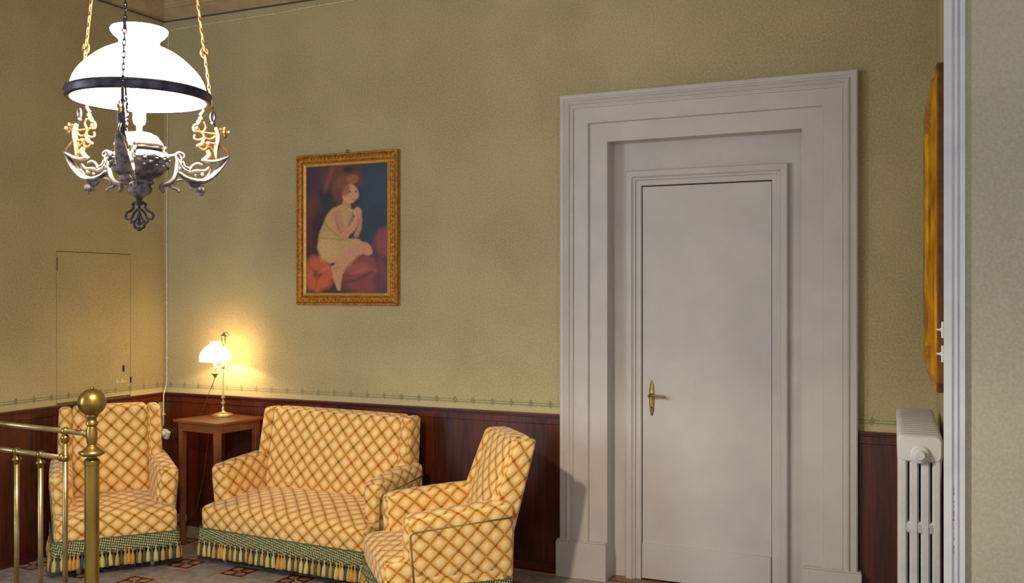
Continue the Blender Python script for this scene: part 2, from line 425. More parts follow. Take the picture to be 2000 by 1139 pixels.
# left wall, leaving the flush hidden door
JY0, JY1, JZ = -.901, -.303, 1.872
wl = MB().box(-.15, 0, FY, JY0, 0, H).box(-.15, 0, JY1, 0.15, 0, H).box(-.15, 0, JY0, JY1, JZ, H).box(-.15, -.03, JY0, JY1, 0, JZ)
tag(obj('wall_left', wl, 'wall'), 'olive green wall on the left with a hidden flush door', 'wall', kind='structure')
d2 = thing('door_2', 'flush hidden door papered like the olive left wall, behind the left armchair', 'door', (0, 0, 0), kind='structure')
obj('door_leaf', MB().box(-.028, .0015, JY0 + .004, JY1 - .004, .925, JZ - .004), 'wall', d2, bevel=.001)
k1 = MB().lathe([(.004, 0), (.011, .002), (.010, .004), (.003, .005)], (0, 0, 0), 12, 'x')
obj('keyhole_plate', k1, 'dark', d2, loc=(.0015, -.369, 1.105), smooth=True).scale = (1, .8, 2.2)
lt = MB().box(.0015, .006, -.43, -.418, 1.01, 1.035).box(.0015, .005, -.418, -.34, 1.014, 1.021).box(.0015, .006, -.385, -.372, 1.012, 1.034)
obj('latch_bar', lt, 'cable', d2)
obj('bolt', MB().box(.0015, .007, -.310, -.303, 1.005, 1.045), 'dark', d2)
obj('hinge', MB().lathe([(.004, -.04), (.004, .04)], (.002, -.897, 1.79), 8), 'gilt_edge', d2)

# right wall (turned a little out of square) with the radiator and the mirror
RW = Vector((4.985, 0, 0)); RD = Vector((.0605, -.9982, 0)); RN = Vector((-.9982, -.0605, 0))
ang_r = math.atan2(RD.y, RD.x)
wr = MB().box(0, 1.70, 0, .15, 0, H)
wro = obj('wall_right', wr, 'wall'); wro.location = RW; wro.rotation_euler = (0, 0, ang_r)
tag(wro, 'narrow strip of olive wall behind the radiator and gilt mirror', 'wall', kind='structure')
# wall in front, right of the opening
NY = -1.75
wf = MB().box(5.045, FX, NY + .012, NY + .12, 0, H)
tag(obj('wall_front', wf, 'wall_plain'), 'plain olive wall at the right edge, greyed for cooler light, beside the white trim', 'wall', kind='structure')
tr = thing('trim_1', 'white moulded door casing running full height beside the plain wall at the right edge', 'trim', (5.043, NY, 0), kind='structure')
prof = [(0, .12), (0, .0), (.001, -.004), (.024, -.004), (.026, .003), (.031, .003), (.033, -.002), (.041, -.002), (.043, .004), (.047, .004), (.049, -.003), (.063, -.003), (.064, 0), (.064, .02)]
vs = [(x, y, z) for z in (0, H) for x, y in prof]; n = len(prof)
obj('casing_board', MB().add(vs, [(i, i + 1, n + i + 1, n + i) for i in range(n - 1)]), 'trim', tr)
random.seed(3)
for i in range(11):
    z = .98 - i * .021 + random.uniform(-.005, .005); a = random.uniform(.004, .011)
    mb = MB(); k = 9; pts = []
    for q in range(k):
        an = 2 * PI * q / k; rr = random.uniform(.6, 1.1)
        pts.append((math.cos(an) * .0026 * rr, math.sin(an) * a * rr))
    vs = [(x, 0, zz) for x, zz in pts] + [(x * .8, -.0012, zz * .8) for x, zz in pts]
    mb.add(vs, [tuple(range(k, 2 * k))] + [(q, (q + 1) % k, k + (q + 1) % k, k + q) for q in range(k)])
    obj('paint_chip', mb, 'chip', tr, loc=(.031 + random.uniform(-.001, .001), .0028, z))

# ceiling and cornice
tag(obj('ceiling', MB().box(-.15, FX, FY, .15, H, H + .1), 'ceiling'), 'pale grey ceiling seen above the corner cornice', 'ceiling', kind='structure')
cp = [(0, 3.515), (.012, 3.515), (.014, 3.523), (.010, 3.526), (.012, 3.531), (.018, 3.533), (.085, 3.572), (.10, 3.574), (.103, 3.585), (.115, 3.588), (.118, 3.602), (.13, 3.604), (.13, H)]
cv = MB(); vs = []
for d, z in cp: vs += [(d, FY, z), (d, -d, z), (5.2, -d, z)]
cv.add(vs, [(i * 3 + k, i * 3 + k + 1, (i + 1) * 3 + k + 1, (i + 1) * 3 + k) for i in range(len(cp) - 1) for k in range(2)])
crn = obj('trim_2', cv, 'cornice'); tag(crn, 'beige stepped plaster cornice at the top of the olive walls', 'cornice', kind='structure')
cl = MB(); vs = []
for d, z in [(.0, 3.509), (.0135, 3.509), (.0155, 3.516), (.0, 3.516)]: vs += [(d, FY, z), (d, -d, z), (5.2, -d, z)]
cl.add(vs, [(i * 3 + k, i * 3 + k + 1, ((i + 1) % 4) * 3 + k + 1, ((i + 1) % 4) * 3 + k) for i in range(4) for k in range(2)])
obj('dark_bead', cl, 'cornice_line', crn)  # dark bead along the lower edge of the cornice

# wainscot
def wainscot(name, label, origin, rz, length, panels, h=.915):
    t = thing(name, label, 'panelling', origin, rz, kind='structure')
    # local: x along wall, -y into the room
    obj('cap_rail', MB().box(0, length, -.030, 0, h - .014, h).box(0, length, -.022, 0, h - .024, h - .014), 'wood_rail', t, bevel=.003)
    obj('top_rail', MB().box(0, length, -.019, 0, h - .062, h - .0245), 'wood', t, bevel=.002)
    x = 0
    for wdt in panels:
        x1 = min(x + wdt, length)
        obj('panel', MB().box(x + .0012, x1 - .0012, -.014, 0, .05, h - .0635), 'wood', t, bevel=.002)
        x = x1
    obj('skirting', MB().box(0, length, -.022, 0, 0, .05), 'wood_rail', t, bevel=.003)
    return t
wainscot('trim_3', 'dark mahogany panelling along the back wall left of the white door', (0, 0, 0), 0, 3.018, [.32, .62, .62, .62, .42, .5])
wainscot('trim_4', 'dark mahogany panelling in the gap between white door and radiator', (4.624, 0, 0), 0, .40, [.2, .25])
wainscot('trim_5', 'dark mahogany panelling along the left wall behind the armchair', (0, FY, 0), PI / 2, -FY - .03, [.9] * 7 + [.364, .598, .273])
# PI/2 turns local -y to world +x
wainscot('trim_6', 'dark mahogany panelling low on the right wall behind the radiator', (RW.x, RW.y, 0), ang_r, 1.60, [.8, .8]).scale = (1, .45, 1)

# ------------------------------------------------------------------ the white door
d1 = thing('door_1', 'tall white panelled door in a deep stepped white surround with brass handle', 'door', (0, 0, 0), kind='structure')
X0, X1, ZT = 3.018, 4.624, 2.735
oc = [(0, 0), (0, -.058), (.006, -.062), (.024, -.062), (.028, -.056), (.034, -.056), (.040, -.066), (.050, -.069), (.058, -.064), (.062, -.056), (.068, -.056), (.072, -.060), (.080, -.060), (.0805, -.05)]
obj('outer_casing', sweep_u(X0, X1, ZT, 0, oc), 'casing', d1)
obj('broad_casing', sweep_u(X0, X1, ZT, 0, [(.0805, -.05), (.165, -.05), (.168, -.047), (.171, -.032), (.275, -.032), (.275, .085)]), 'casing', d1)
obj('recess_lining', sweep_u(X0, X1, ZT, 0, [(.275, .082), (.4425, .082)]), 'casing', d1)
ic = [(.358, .083), (.358, .048), (.364, .043), (.392, .043), (.396, .050), (.402, .055), (.410, .055), (.413, .066), (.440, .066), (.4425, .069), (.4425, .12)]
obj('inner_casing', sweep_u(X0, X1, ZT - .078, 0, ic), 'casing', d1)
LX0, LX1, LZ = 3.4645, 4.1775, 2.209
obj('door_leaf', MB().box(LX0, LX1, .080, .118, .008, LZ), 'door', d1, bevel=.002)
obj('kick_board', MB().box(LX0 + .001, LX1 - .001, .064, .082, .010, .205), 'door', d1, bevel=.003)
obj('dark_gap', MB().box(3.30, 4.36, .122, .14, 0, 2.46), 'dark', d1)
obj('threshold', MB().box(3.06, 4.58, -.02, .14, -.003, .004), 'table_wood', d1)
def plinth(x0, x1, name='plinth_block'):
    mb = MB().box(x0, x1, -.074, 0, 0, .205).box(x0 + .004, x1 - .004, -.068, 0, .205, .213)
    obj(name, mb, 'casing', d1, bevel=.003)
plinth(2.998, 3.298); plinth(4.356, 4.645)
pl = MB(); prof2 = [(math.cos(a) * .0155, math.sin(a) * .100) for a in [2 * PI * k / 24 for k in range(24)]]
vs = [(x, 0, z) for x, z in prof2] + [(x, -.004, z) for x, z in prof2] + [(x * .8, -.0065, z * .94) for x, z in prof2]
pl.add(vs, [(k, (k + 1) % 24, 24 + (k + 1) % 24, 24 + k) for k in range(24)] + [(24 + k, 24 + (k + 1) % 24, 48 + (k + 1) % 24, 48 + k) for k in range(24)] + [tuple(range(48, 72))])
hpl = obj('handle_plate', pl, 'handle', d1, loc=(3.519, .080, 1.022), angle=40, smooth=True)
lv = MB().lathe([(.010, 0), (.011, .004), (.008, .010), (.007, .038), (.009, .042), (.009, .048), (.004, .050)], (0, -.006, .017), 14, 'y')
lv.tube([(0, -.050, .017), (.02, -.052, .019), (.05, -.052, .019), (.085, -.050, .015), (.094, -.049, .013)], [.0075, .0065, .0055, .0065, .004], 10)
obj('lever', lv, 'handle', hpl, smooth=True)
obj('keyhole', MB().lathe([(.0045, 0), (.0045, .0012)], (0, -.0062, -.052), 12, 'y').box(-.002, .002, -.0074, -.006, -.066, -.052), 'dark', hpl)

# ------------------------------------------------------------------ upholstery
def tri(c, t):
    (a, b, cc) = t; out = Vector((0, 0, 0))
    for i in (0, 1):
        for j in (0, 1):
            for k in (0, 1):
                wgt = (a if i else 1 - a) * (b if j else 1 - b) * (cc if k else 1 - cc)
                out += Vector(c[(i, j, k)]) * wgt
    return out
def cushion(c, r, bulge=(0, 0, 0, 0, 0, 0), n=10, uvo=(0, 0), warp=None):
    """rounded, bulging hexahedron; c maps (i,j,k) to corners; bulge per face -x +x -y +y -z +z"""
    Lx = sum((Vector(c[(1, j, k)]) - Vector(c[(0, j, k)])).length for j in (0, 1) for k in (0, 1)) / 4
    Ly = sum((Vector(c[(i, 1, k)]) - Vector(c[(i, 0, k)])).length for i in (0, 1) for k in (0, 1)) / 4
    Lz = sum((Vector(c[(i, j, 1)]) - Vector(c[(i, j, 0)])).length for i in (0, 1) for j in (0, 1)) / 4
    Ls = (Lx, Ly, Lz); r = min(r, min(Ls) * .49)
    def grid(L):
        h = L / 2; core = h - r
        e = [r * q for q in (0, .35, .7, 1)]
        a = [-h + v for v in e]
        m = [-core + 2 * core * q / n for q in range(1, n)]
        return a + m + [-v for v in reversed(a)]
    mb = MB(); ctr = [0, 0, 0]
    for ax in range(3):
        u, v = [q for q in range(3) if q != ax]
        gu, gv = grid(Ls[u]), grid(Ls[v])
        for sg in (-1, 1):
            bl = bulge[ax * 2 + (1 if sg > 0 else 0)]; vs = []; uvs = []
            for b in gv:
                for a in gu:
                    P = [0, 0, 0]; P[ax] = sg * Ls[ax] / 2; P[u] = a; P[v] = b
                    Q = [max(-(Ls[q] / 2 - r), min(Ls[q] / 2 - r, P[q])) for q in range(3)]
                    D = [P[q] - Q[q] for q in range(3)]; dl = math.sqrt(sum(x * x for x in D))
                    W = [Q[q] + D[q] / dl * r for q in range(3)] if dl > 1e-9 else P
                    uu, vv = 2 * a / Ls[u], 2 * b / Ls[v]
                    W[ax] += sg * bl * max(0, (1 - uu * uu)) ** .7 * max(0, (1 - vv * vv)) ** .7
                    t = [W[q] / Ls[q] + .5 for q in range(3)]
                    p = tri(c, t)
                    if warp: p = warp(p)
                    vs.append(p); uvs.append((a + uvo[0] + ax * .0, b + uvo[1]))
            nu, nv = len(gu), len(gv)
            fs = [(j * nu + i, j * nu + i + 1, (j + 1) * nu + i + 1, (j + 1) * nu + i) for j in range(nv - 1) for i in range(nu - 1)]
            mb.add(vs, fs, [tuple(uvs[q] for q in f) for f in fs])
    return mb
def hexa(x0, x1, y0, y1, z0, z1, **kw):
    c = {(i, j, k): ((x0, x1)[i], (y0, y1)[j], (z0, z1)[k]) for i in (0, 1) for j in (0, 1) for k in (0, 1)}
    return c

def tassel_mesh(cname, wd):
    prof = [(.001, 0), (.0045, -.002), (.0055, -.008), (.0035, -.012), (.0045, -.018), (wd * .80, -.04), (wd * .97, -.068), (wd, -.086), (wd * .8, -.088), (.001, -.084)]
    mb = MB().lathe(prof, seg=10, wob=lambda a: .14 * math.sin(a * 5))
    me = mb.mesh('tassel', True); me.materials.append(M[cname]); return me
TAS = [tassel_mesh('tassel_cream', .0145), tassel_mesh('tassel_green', .013), tassel_mesh('tassel_ochre', .014), tassel_mesh('tassel_blue', .013)]

def upholstered(name, label, cat, loc, rz, W, D, hb, group=None, ha=.565, lean=.07, seed=1, crown=0.0):
    """front faces local -y, rear at y=0; W seat width, D seat depth, hb back height"""
    rnd = random.Random(seed)
    t = thing(name, label, cat, loc, rz, group)
    hw = W / 2
    # seat block with crowned top, T-shaped in front of the arms
    c = hexa(-hw, hw, -D, -.03, .15, .36)
    for i in (0, 1):
        c[(i, 0, 1)] = (c[(i, 0, 1)][0], -D - .012, .337); c[(i, 1, 1)] = (c[(i, 1, 1)][0], -.06, .385)
    obj('seat', cushion(c, .035, (.004, .004, .012, 0, 0, .028 + crown), n=14), 'fabric', t, smooth=True, weld=True)
    # arms
    ta = .105
    for s in (-1, 1):
        xo, xi = s * (hw - .004), s * (hw - ta)
        xs = (min(xo, xi), max(xo, xi)); out = 1 if s > 0 else 0
        c = hexa(xs[0], xs[1], -D + .115, -.0, .20, ha)
        for j in (0, 1):
            zt = ha if j == 0 else ha + .045
            for i in (0, 1):
                dx = (.030 if i == out else .016) * s
                if j == 1: dx = (.012 if i == out else -.01) * s
                y = c[(i, j, 1)][1] - (.02 if j == 0 else 0)
                c[(i, j, 1)] = (c[(i, j, 1)][0] + dx, y, zt)
        a = obj('arm', cushion(c, .034, (.008, .008, .012, 0, 0, .010), n=10, uvo=(.02 * s, .01)), 'fabric', t, smooth=True, weld=True)
        xp = s * (hw + .007)
        pts = [(xp - s * .003, -D + .135, .225), (xp, -D + .125, .35), (xp + s * .010, -D + .115, ha - .085), (xp + s * .014, -D + .13, ha - .068),
               (xp + s * .010, -D / 2, ha - .053), (xp + s * .002, -.015, ha - .030)]
        obj('piping', MB().tube(pts, .0048, 6), 'piping', a, smooth=True)
    # back: centre cushion and two side wings
    ww = .068; bx = hw - .035; tx = hw - .045
    def backhex(xa, xb, xta, xtb, yf0, yf1, yr0, yr1, z0, z1):
        return {(0, 0, 0): (xa, yf0, z0), (1, 0, 0): (xb, yf0, z0), (0, 1, 0): (xa, yr0, z0), (1, 1, 0): (xb, yr0, z0),
                (0, 0, 1): (xta, yf1, z1), (1, 0, 1): (xtb, yf1, z1), (0, 1, 1): (xta, yr1, z1), (1, 1, 1): (xtb, yr1, z1)}
    c = backhex(-bx + ww, bx - ww, -tx + ww, tx - ww, -.165, lean - .115, -.01, lean, .34, hb)
    obj('backrest', cushion(c, .032, (0, 0, .030, 0, 0, .004), n=14, uvo=(.0, .02)), 'fabric', t, smooth=True, weld=True)
    for s in (-1, 1):
        a0, a1 = sorted((s * (bx - ww), s * (bx + .004))); b0, b1 = sorted((s * (tx - ww), s * (tx + .004)))
        c = backhex(a0, a1, b0, b1, -.175, lean - .122, -.005, lean, .36, hb - .004)
        obj('wing', cushion(c, .026, (.006, .006, .008, 0, 0, 0), n=10, uvo=(.04 * s, .02)), 'fabric', t, smooth=True, weld=True)
    c = hexa(-bx, bx, -.05, .0, .16, .56)
    for i in (0, 1):
        c[(i, 1, 1)] = (c[(i, 1, 1)][0], .015, .56)
    obj('back_panel', cushion(c, .012, (0,) * 6, n=4), 'fabric', t, smooth=True, weld=True)
    # braid around front and sides
    e = .014
    path = [(-hw - e, -.02), (-hw - e, -D - e + .02), (-hw - e + .02, -D - e - .004), (hw + e - .02, -D - e - .004), (hw + e, -D - e + .02), (hw + e, -.02)]
    P = []; 
    for a, b in zip(path[:-1], path[1:]):
        L = math.hypot(b[0] - a[0], b[1] - a[1]); k = max(1, int(L / .012))
        for q in range(k): P.append((a[0] + (b[0] - a[0]) * q / k, a[1] + (b[1] - a[1]) * q / k))
    P.append(path[-1])
    mb = MB(); vs = []; nr = 6; us = [0]
    for a, b in zip(P[:-1], P[1:]): us.append(us[-1] + math.hypot(b[0] - a[0], b[1] - a[1]))
    cz = [.215, .205, .19, .17, .15, .128]
    for j, z in enumerate(cz):
        for i, (x, y) in enumerate(P):
            o = .004 * math.sin(i * 1.6 + j * 2.1) + (.006 if j == 0 else 0) * 0
            nx = (1 if x > hw - .03 else -1 if x < -hw + .03 else 0); ny = -1 if y < -D + .03 else 0
            zz = z - (.006 * abs(math.sin(us[i] / .044 * PI)) if j == 5 else 0)
            vs.append((x + nx * o * .6, y + ny * o * .6, zz))
    m = len(P)
    fs = [(j * m + i, j * m + i + 1, (j + 1) * m + i + 1, (j + 1) * m + i) for j in range(nr - 1) for i in range(m - 1)]
    uv = [tuple((us[q % m], .215 - .128 - (.215 - cz[q // m])) for q in f) for f in fs]
    mb.add(vs, fs, uv)
    br = obj('braid_trim', mb, 'braid', t, smooth=True)
    so = br.modifiers.new('solid', 'SOLIDIFY'); so.thickness = .008; so.offset = -1
    # tassels
    total = us[-1]; sp = .0205; k = int(total / sp); seq = [0, 1, 0, 3, 2, 1, 2, 3, 0, 1, 2, 1]
    for q in range(k):
        d = (q + .5) * total / k; i = max(0, np.searchsorted(us, d) - 1)
        f = (d - us[i]) / max(us[i + 1] - us[i], 1e-6)
        x = P[i][0] + (P[i + 1][0] - P[i][0]) * f; y = P[i][1] + (P[i + 1][1] - P[i][1]) * f
        kind = seq[(q + seed * 3) % len(seq)] if rnd.random() < .85 else 2
        deep = .001 if kind in (1, 3) else .003
        nx = (1 if x > hw - .0 else -1 if x < -hw + .0 else 0); ny = -1 if y < -D else 0
        o = obj('tassel', TAS[kind], None, t, loc=(x + nx * deep, y + ny * deep, .139 + rnd.uniform(-.003, .003)))
        o.rotation_euler = (rnd.uniform(-.06, .06), rnd.uniform(-.08, .08), rnd.uniform(0, 6))
    # lining and feet
    obj('lining', MB().box(-hw + .03, hw - .03, -D + .03, -.03, .145, .155), 'underside', t)
    for sx in (-1, 1):
        for yy in (-D + .075, -.075):
            lg = obj('leg', MB().lathe([(.016, .045), (.018, .06), (.026, .11), (.028, .15)], (sx * (hw - .13), yy, 0), 12), 'leg', t, smooth=True)
            obj('caster', MB().lathe([(.006, 0), (.014, .004), (.017, .02), (.013, .038), (.017, .045), (.017, .052)], (sx * (hw - .13), yy, 0), 12), 'caster', lg, smooth=True)
    return t

upholstered('sofa', 'small two-seat sofa in cream lattice fabric with green tassel fringe', 'sofa', (1.600, -.155, 0), R(-3.5), 1.212, .575, .885, lean=.045, seed=2, crown=.02)
upholstered('armchair', 'lattice fabric armchair in the left corner, behind the brass bed end, facing right', 'armchair', (.238, -.705, 0), R(51), .66, .57, .915, 'lattice armchairs beside the sofa', lean=.03, seed=3)
upholstered('armchair', 'lattice fabric armchair right of the sofa, seen side-on by the white door', 'armchair', (2.897, -.635, 0), R(-48), .62, .64, .885, 'lattice armchairs beside the sofa', ha=.545, lean=.135, seed=4)

# ------------------------------------------------------------------ side table and its lamp
TB = (.728, -.262)
tb = thing('side_table', 'small square brown wooden table in the corner under the lamp', 'table', (TB[0], TB[1], 0), R(-7))
h = .203
obj('table_top', MB().box(-h, h, -h, h, .782, .80), 'table_wood', tb, bevel=.004)
for n_, b in (('apron', (-h + .035, h - .035, -h + .028, -h + .044)), ('apron', (-h + .035, h - .035, h - .044, h - .028)), ('apron', (-h + .028, -h + .044, -h + .035, h - .035)), ('apron', (h - .044, h - .028, -h + .035, h - .035))):
    obj(n_, MB().box(*b, .728, .782), 'table_wood', tb, bevel=.002)
for sx in (-1, 1):
    for sy in (-1, 1):
        x, y = sx * (h - .042), sy * (h - .042); a, b = .019, .014
        vs = [(x - b, y - b, 0), (x + b, y - b, 0), (x + b, y + b, 0), (x - b, y + b, 0), (x - a, y - a, .782), (x + a, y - a, .782), (x + a, y + a, .782), (x - a, y + a, .782)]
        obj('leg', MB().add(vs, [(0, 3, 2, 1), (4, 5, 6, 7), (0, 1, 5, 4), (1, 2, 6, 5), (2, 3, 7, 6), (3, 0, 4, 7)]), 'table_wood', tb, bevel=.002)

LP = (.682, -.175, .80)
lp = thing('table_lamp', 'lit brass student lamp with small frosted glass shade on the corner table', 'lamp', LP, YAW)
obj('base', MB().lathe([(.070, 0), (.071, .006), (.066, .014), (.052, .019), (.030, .024), (.014, .030), (.008, .045)], seg=40, wob=lambda a: .03 * math.cos(8 * a)), 'pale_brass', lp, smooth=True)
obj('stem', MB().lathe([(.007, .03), (.012, .052), (.007, .060), (.009, .072), (.016, .084), (.014, .094), (.007, .100), (.008, .112), (.015, .120), (.011, .130), (.006, .136), (.0045, .15), (.0042, .47)], seg=16), 'pale_brass', lp, smooth=True)
tp = MB().tube([(-.010, 0, .46), (-.010, 0, .535)], .0042, 8).tube([(.012, 0, .45), (.012, 0, .525)], .0042, 8)
tp.lathe([(.004, 0), (.016, .004), (.017, .012), (.008, .018), (.011, .026), (.002, .032)], (.004, 0, .518), 14)
tp.tube([(-.020, 0, .545), (-.024, 0, .556), (-.015, 0, .562), (-.006, 0, .556), (.004, 0, .550), (.018, 0, .552), (.030, 0, .545), (.036, 0, .532), (.030, 0, .522), (.022, 0, .528)], .0032, 7)
obj('handle', tp, 'pale_brass', lp, smooth=True)
ar = MB().tube([(0, 0, .325), (-.015, 0, .318), (-.030, 0, .322), (-.044, 0, .318), (-.053, 0, .30)], [.006, .005, .005, .005, .006], 8)
ar.tube([(0, 0, .330), (.016, 0, .332), (.030, 0, .322), (.030, 0, .306), (.018, 0, .304), (.014, 0, .312)], .0035, 7)
ar.tube([(0, 0, .315), (.020, 0, .345), (.028, 0, .362), (.018, 0, .372)], .003, 7)
ar.lathe([(.004, .310), (.011, .314), (.011, .336), (.004, .340)], seg=12)
obj('arm', ar, 'pale_brass', lp, smooth=True)
SX = -.053
obj('drip_cup', MB().lathe([(.004, .252), (.010, .258), (.012, .268), (.026, .280), (.027, .284), (.010, .284), (.008, .290), (.008, .318)], (SX, 0, 0), 18), 'pale_brass', lp, smooth=True)
obj('candle_tube', MB().lathe([(.0085, .296), (.0085, .350)], (SX, 0, 0), 14), 'porcelain', lp, smooth=True)
obj('bulb', MB().ball((SX, 0, .372), .018, sz=1.3), 'bulb', lp, smooth=True)
pr = [(.097, .360), (.100, .364), (.100, .372), (.096, .378), (.101, .384), (.098, .400), (.088, .425), (.068, .450), (.046, .466), (.034, .472), (.031, .486), (.034, .490),
      (.031, .489), (.028, .485), (.031, .470), (.044, .462), (.065, .447), (.084, .423), (.095, .399), (.097, .384), (.094, .372), (.095, .362), (.097, .360)]
obj('shade', MB().lathe(pr, (SX, 0, 0), 48, caps=False, wob=lambda a: .012 * math.cos(16 * a)), 'small_shade', lp, smooth=True)
cpts = [(SX, 0, .254), (SX - .006, .0, .235), (SX - .04, .01, .16), (SX - .075, .035, .08), (SX - .105, .05, .01), (SX - .12, .058, .006), (SX - .15, .075, .004)]
obj('cord', MB().tube(cpts, .0022, 6), 'cord', lp, smooth=True)
cz_ = math.cos(YAW); sz_ = math.sin(YAW)
bl = light('table_bulb_light', 'POINT', (LP[0] + cz_ * SX, LP[1] + sz_ * SX, LP[2] + .388), 24, (1.0, .74, .42), .014)

# cable on the wall, with its clips, and the plug at its end
cb = thing('wall_cable', 'thin cream cable clipped down the corner and along the wall below the cornice', 'cable', (0, 0, 0))
cb_pts = [(1.65, -.006, 3.475), (1.306, -.006, 3.470), (.978, -.006, 3.459), (.459, -.006, 3.456), (.10, -.006, 3.451), (.050, -.006, 3.44), (.044, -.006, 3.2), (.036, -.006, 2.4), (.032, -.006, 1.95), (.034, -.006, 1.75), (.031, -.006, 1.546), (.033, -.006, 1.35), (.032, -.006, 1.151), (.032, -.007, .98), (.034, -.026, .93), (.032, -.036, .90), (.030, -.034, .763), (.026, -.03, .68)]
obj('conductor', MB().tube(cb_pts, .0042, 8), 'cable', cb, smooth=True)
obj('conductor', MB().tube([(1.65, -.006, 3.475), (2.6, -.006, 3.476), (5.0, -.006, 3.478)], .0042, 8), 'cable', cb, smooth=True)
for x, z in ((1.306, 3.470), (.978, 3.459), (.459, 3.456), (.72, 3.457), (.036, 2.4), (.032, 1.952), (.031, 1.546), (.032, 1.151), (.030, .763)):
    y = 0 if z > 1 else -.028
    o = obj('clip', MB().lathe([(.008, 0), (.009, .006), (.006, .012), (.008, .015), (.003, .018)], (0, y, 0), 12, 'y').ball((.011, y - .006, 0), .006, seg=8, rings=6), 'cable', cb, smooth=True, loc=(x, 0, z))
pg = thing('wall_plug', 'white plastic plug at the end of the corner cable on dark panelling', 'plug', (.052, -.019, .625))
obj('body', MB().box(-.030, .028, -.032, 0, -.030, .030), 'white', pg, bevel=.008, rot=(0, R(24), 0))
obj('grip', MB().lathe([(.021, 0), (.020, .012), (.014, .020), (.012, .02)], (-.004, -.032, .004), 20, 'y'), 'white', pg, smooth=True)
sb = thing('socket_box', 'small white box low on the panelling between left armchair and table', 'socket', (.196, -.023, .052))
obj('box', MB().box(-.036, .036, -.026, 0, -.026, .026), 'white', sb, bevel=.003)
obj('cover', MB().box(-.030, .030, -.030, -.026, -.020, .020), 'white', sb, bevel=.002)
cw = thing('lamp_flex', 'thin brown flex hanging behind the corner table', 'flex', (0, 0, 0))
obj('conductor', MB().tube([(.470, -.045, .795), (.455, -.046, .70), (.430, -.046, .55), (.40, -.045, .35), (.33, -.04, .12), (.24, -.05, .03)], .0022, 6), 'cord', cw, smooth=True)

# ------------------------------------------------------------------ painting
PX0, PX1, PZ0, PZ1 = 1.160, 1.926, 1.534, 2.502
pc = thing('framed_painting', 'framed painting of a seated child in a yellow dress, gilt frame, on olive wall', 'painting', (0, 0, 0))
poly = [(PX0, PZ0), (PX1, PZ0), (PX1, PZ1), (PX0, PZ1)]
fp = [(0, -.004), (0, -.028), (.004, -.034), (.010, -.034), (.014, -.029), (.020, -.036), (.036, -.044), (.046, -.042), (.050, -.036), (.056, -.038), (.058, -.030)]
obj('frame', sweep_loop(poly, fp), 'gilt', pc)
obj('slip', sweep_loop(poly, [(.058, -.030), (.060, -.033), (.076, -.026), (.078, -.020)]), 'gilt_slip', pc)
bd = MB(); random.seed(11)
for a, b in zip(poly, poly[1:] + poly[:1]):
    L = math.hypot(b[0] - a[0], b[1] - a[1]); k = int(L / .027); dx, dz = (b[0] - a[0]) / L, (b[1] - a[1]) / L
    for i in range(1, k):
        d = i * L / k
        if d < .04 or d > L - .04: continue
        bd.ball((a[0] + dx * d - dz * .028, -.041, a[1] + dz * d + dx * .028), .0085, 1.25 if abs(dx) > .5 else .8, .6, .8 if abs(dx) > .5 else 1.25, seg=8, rings=5)
tag(obj('beading', bd, 'gilt', pc, smooth=True), kind='stuff')
obj('back_board', MB().box(PX0 + .01, PX1 - .01, -.018, -.003, PZ0 + .01, PZ1 - .01), 'gilt_edge', pc)
obj('hanging_ring', MB().tube([(1.545 + .010 * math.cos(a), -.012, 2.512 + .010 * math.sin(a)) for a in [2 * PI * q / 12 for q in range(12)]], .0025, 6, closed=True), 'gilt_edge', pc, smooth=True)
# canvas: a loosely painted child, soft flat colour patches
NW, NH = 132, 200
XX, YY = np.meshgrid(np.linspace(125, 652, NW), np.linspace(1025, 165, NH))
img = np.zeros((NH, NW, 3))
def lin(c): return np.array(s2l(c))
img[:] = lin((66, 44, 50))
rng = np.random.default_rng(5)
def vnoise(sc, seed):
    r_ = np.random.default_rng(seed); gx, gy = int(527 / sc) + 3, int(860 / sc) + 3
    g_ = r_.random((gy, gx)); x = (XX - 125) / sc; y = (YY - 165) / sc
    x0 = x.astype(int); y0 = y.astype(int); fx = x - x0; fy = y - y0; fx = fx * fx * (3 - 2 * fx); fy = fy * fy * (3 - 2 * fy)
    return (g_[y0, x0] * (1 - fx) + g_[y0, x0 + 1] * fx) * (1 - fy) + (g_[y0 + 1, x0] * (1 - fx) + g_[y0 + 1, x0 + 1] * fx) * fy
wx = (vnoise(40, 1) - .5) * 14; wy = (vnoise(40, 2) - .5) * 14
def ell(cx, cy, rx, ry, col, soft=.25, op=1., rot=0, warp=1):
    X = XX + wx * warp - cx; Y = YY + wy * warp - cy; c_, s_ = math.cos(R(rot)), math.sin(R(rot))
    d = np.sqrt(((X * c_ + Y * s_) / rx) ** 2 + ((-X * s_ + Y * c_) / ry) ** 2)
    a = np.clip((1 + soft / 2 - d) / soft, 0, 1)[..., None] * op
    img[:] = img * (1 - a) + lin(col) * a
def pol(pts, col, soft=10, op=1., warp=.3):
    X = XX + wx * warp; Y = YY + wy * warp; ins = np.zeros(X.shape, bool); dm = np.full(X.shape, 1e9)
    for (ax, ay), (bx_, by_) in zip(pts, pts[1:] + pts[:1]):
        cond = ((ay > Y) != (by_ > Y)); den = (by_ - ay) if by_ != ay else 1e-9
        ins ^= cond & (X < (bx_ - ax) * (Y - ay) / den + ax)
        tt = np.clip(((X - ax) * (bx_ - ax) + (Y - ay) * (by_ - ay)) / ((bx_ - ax) ** 2 + (by_ - ay) ** 2 + 1e-9), 0, 1)
        dm = np.minimum(dm, np.hypot(X - ax - tt * (bx_ - ax), Y - ay - tt * (by_ - ay)))
    sd = np.where(ins, dm, -dm); a = np.clip(sd / soft + .5, 0, 1)[..., None] * op
    img[:] = img * (1 - a) + lin(col) * a
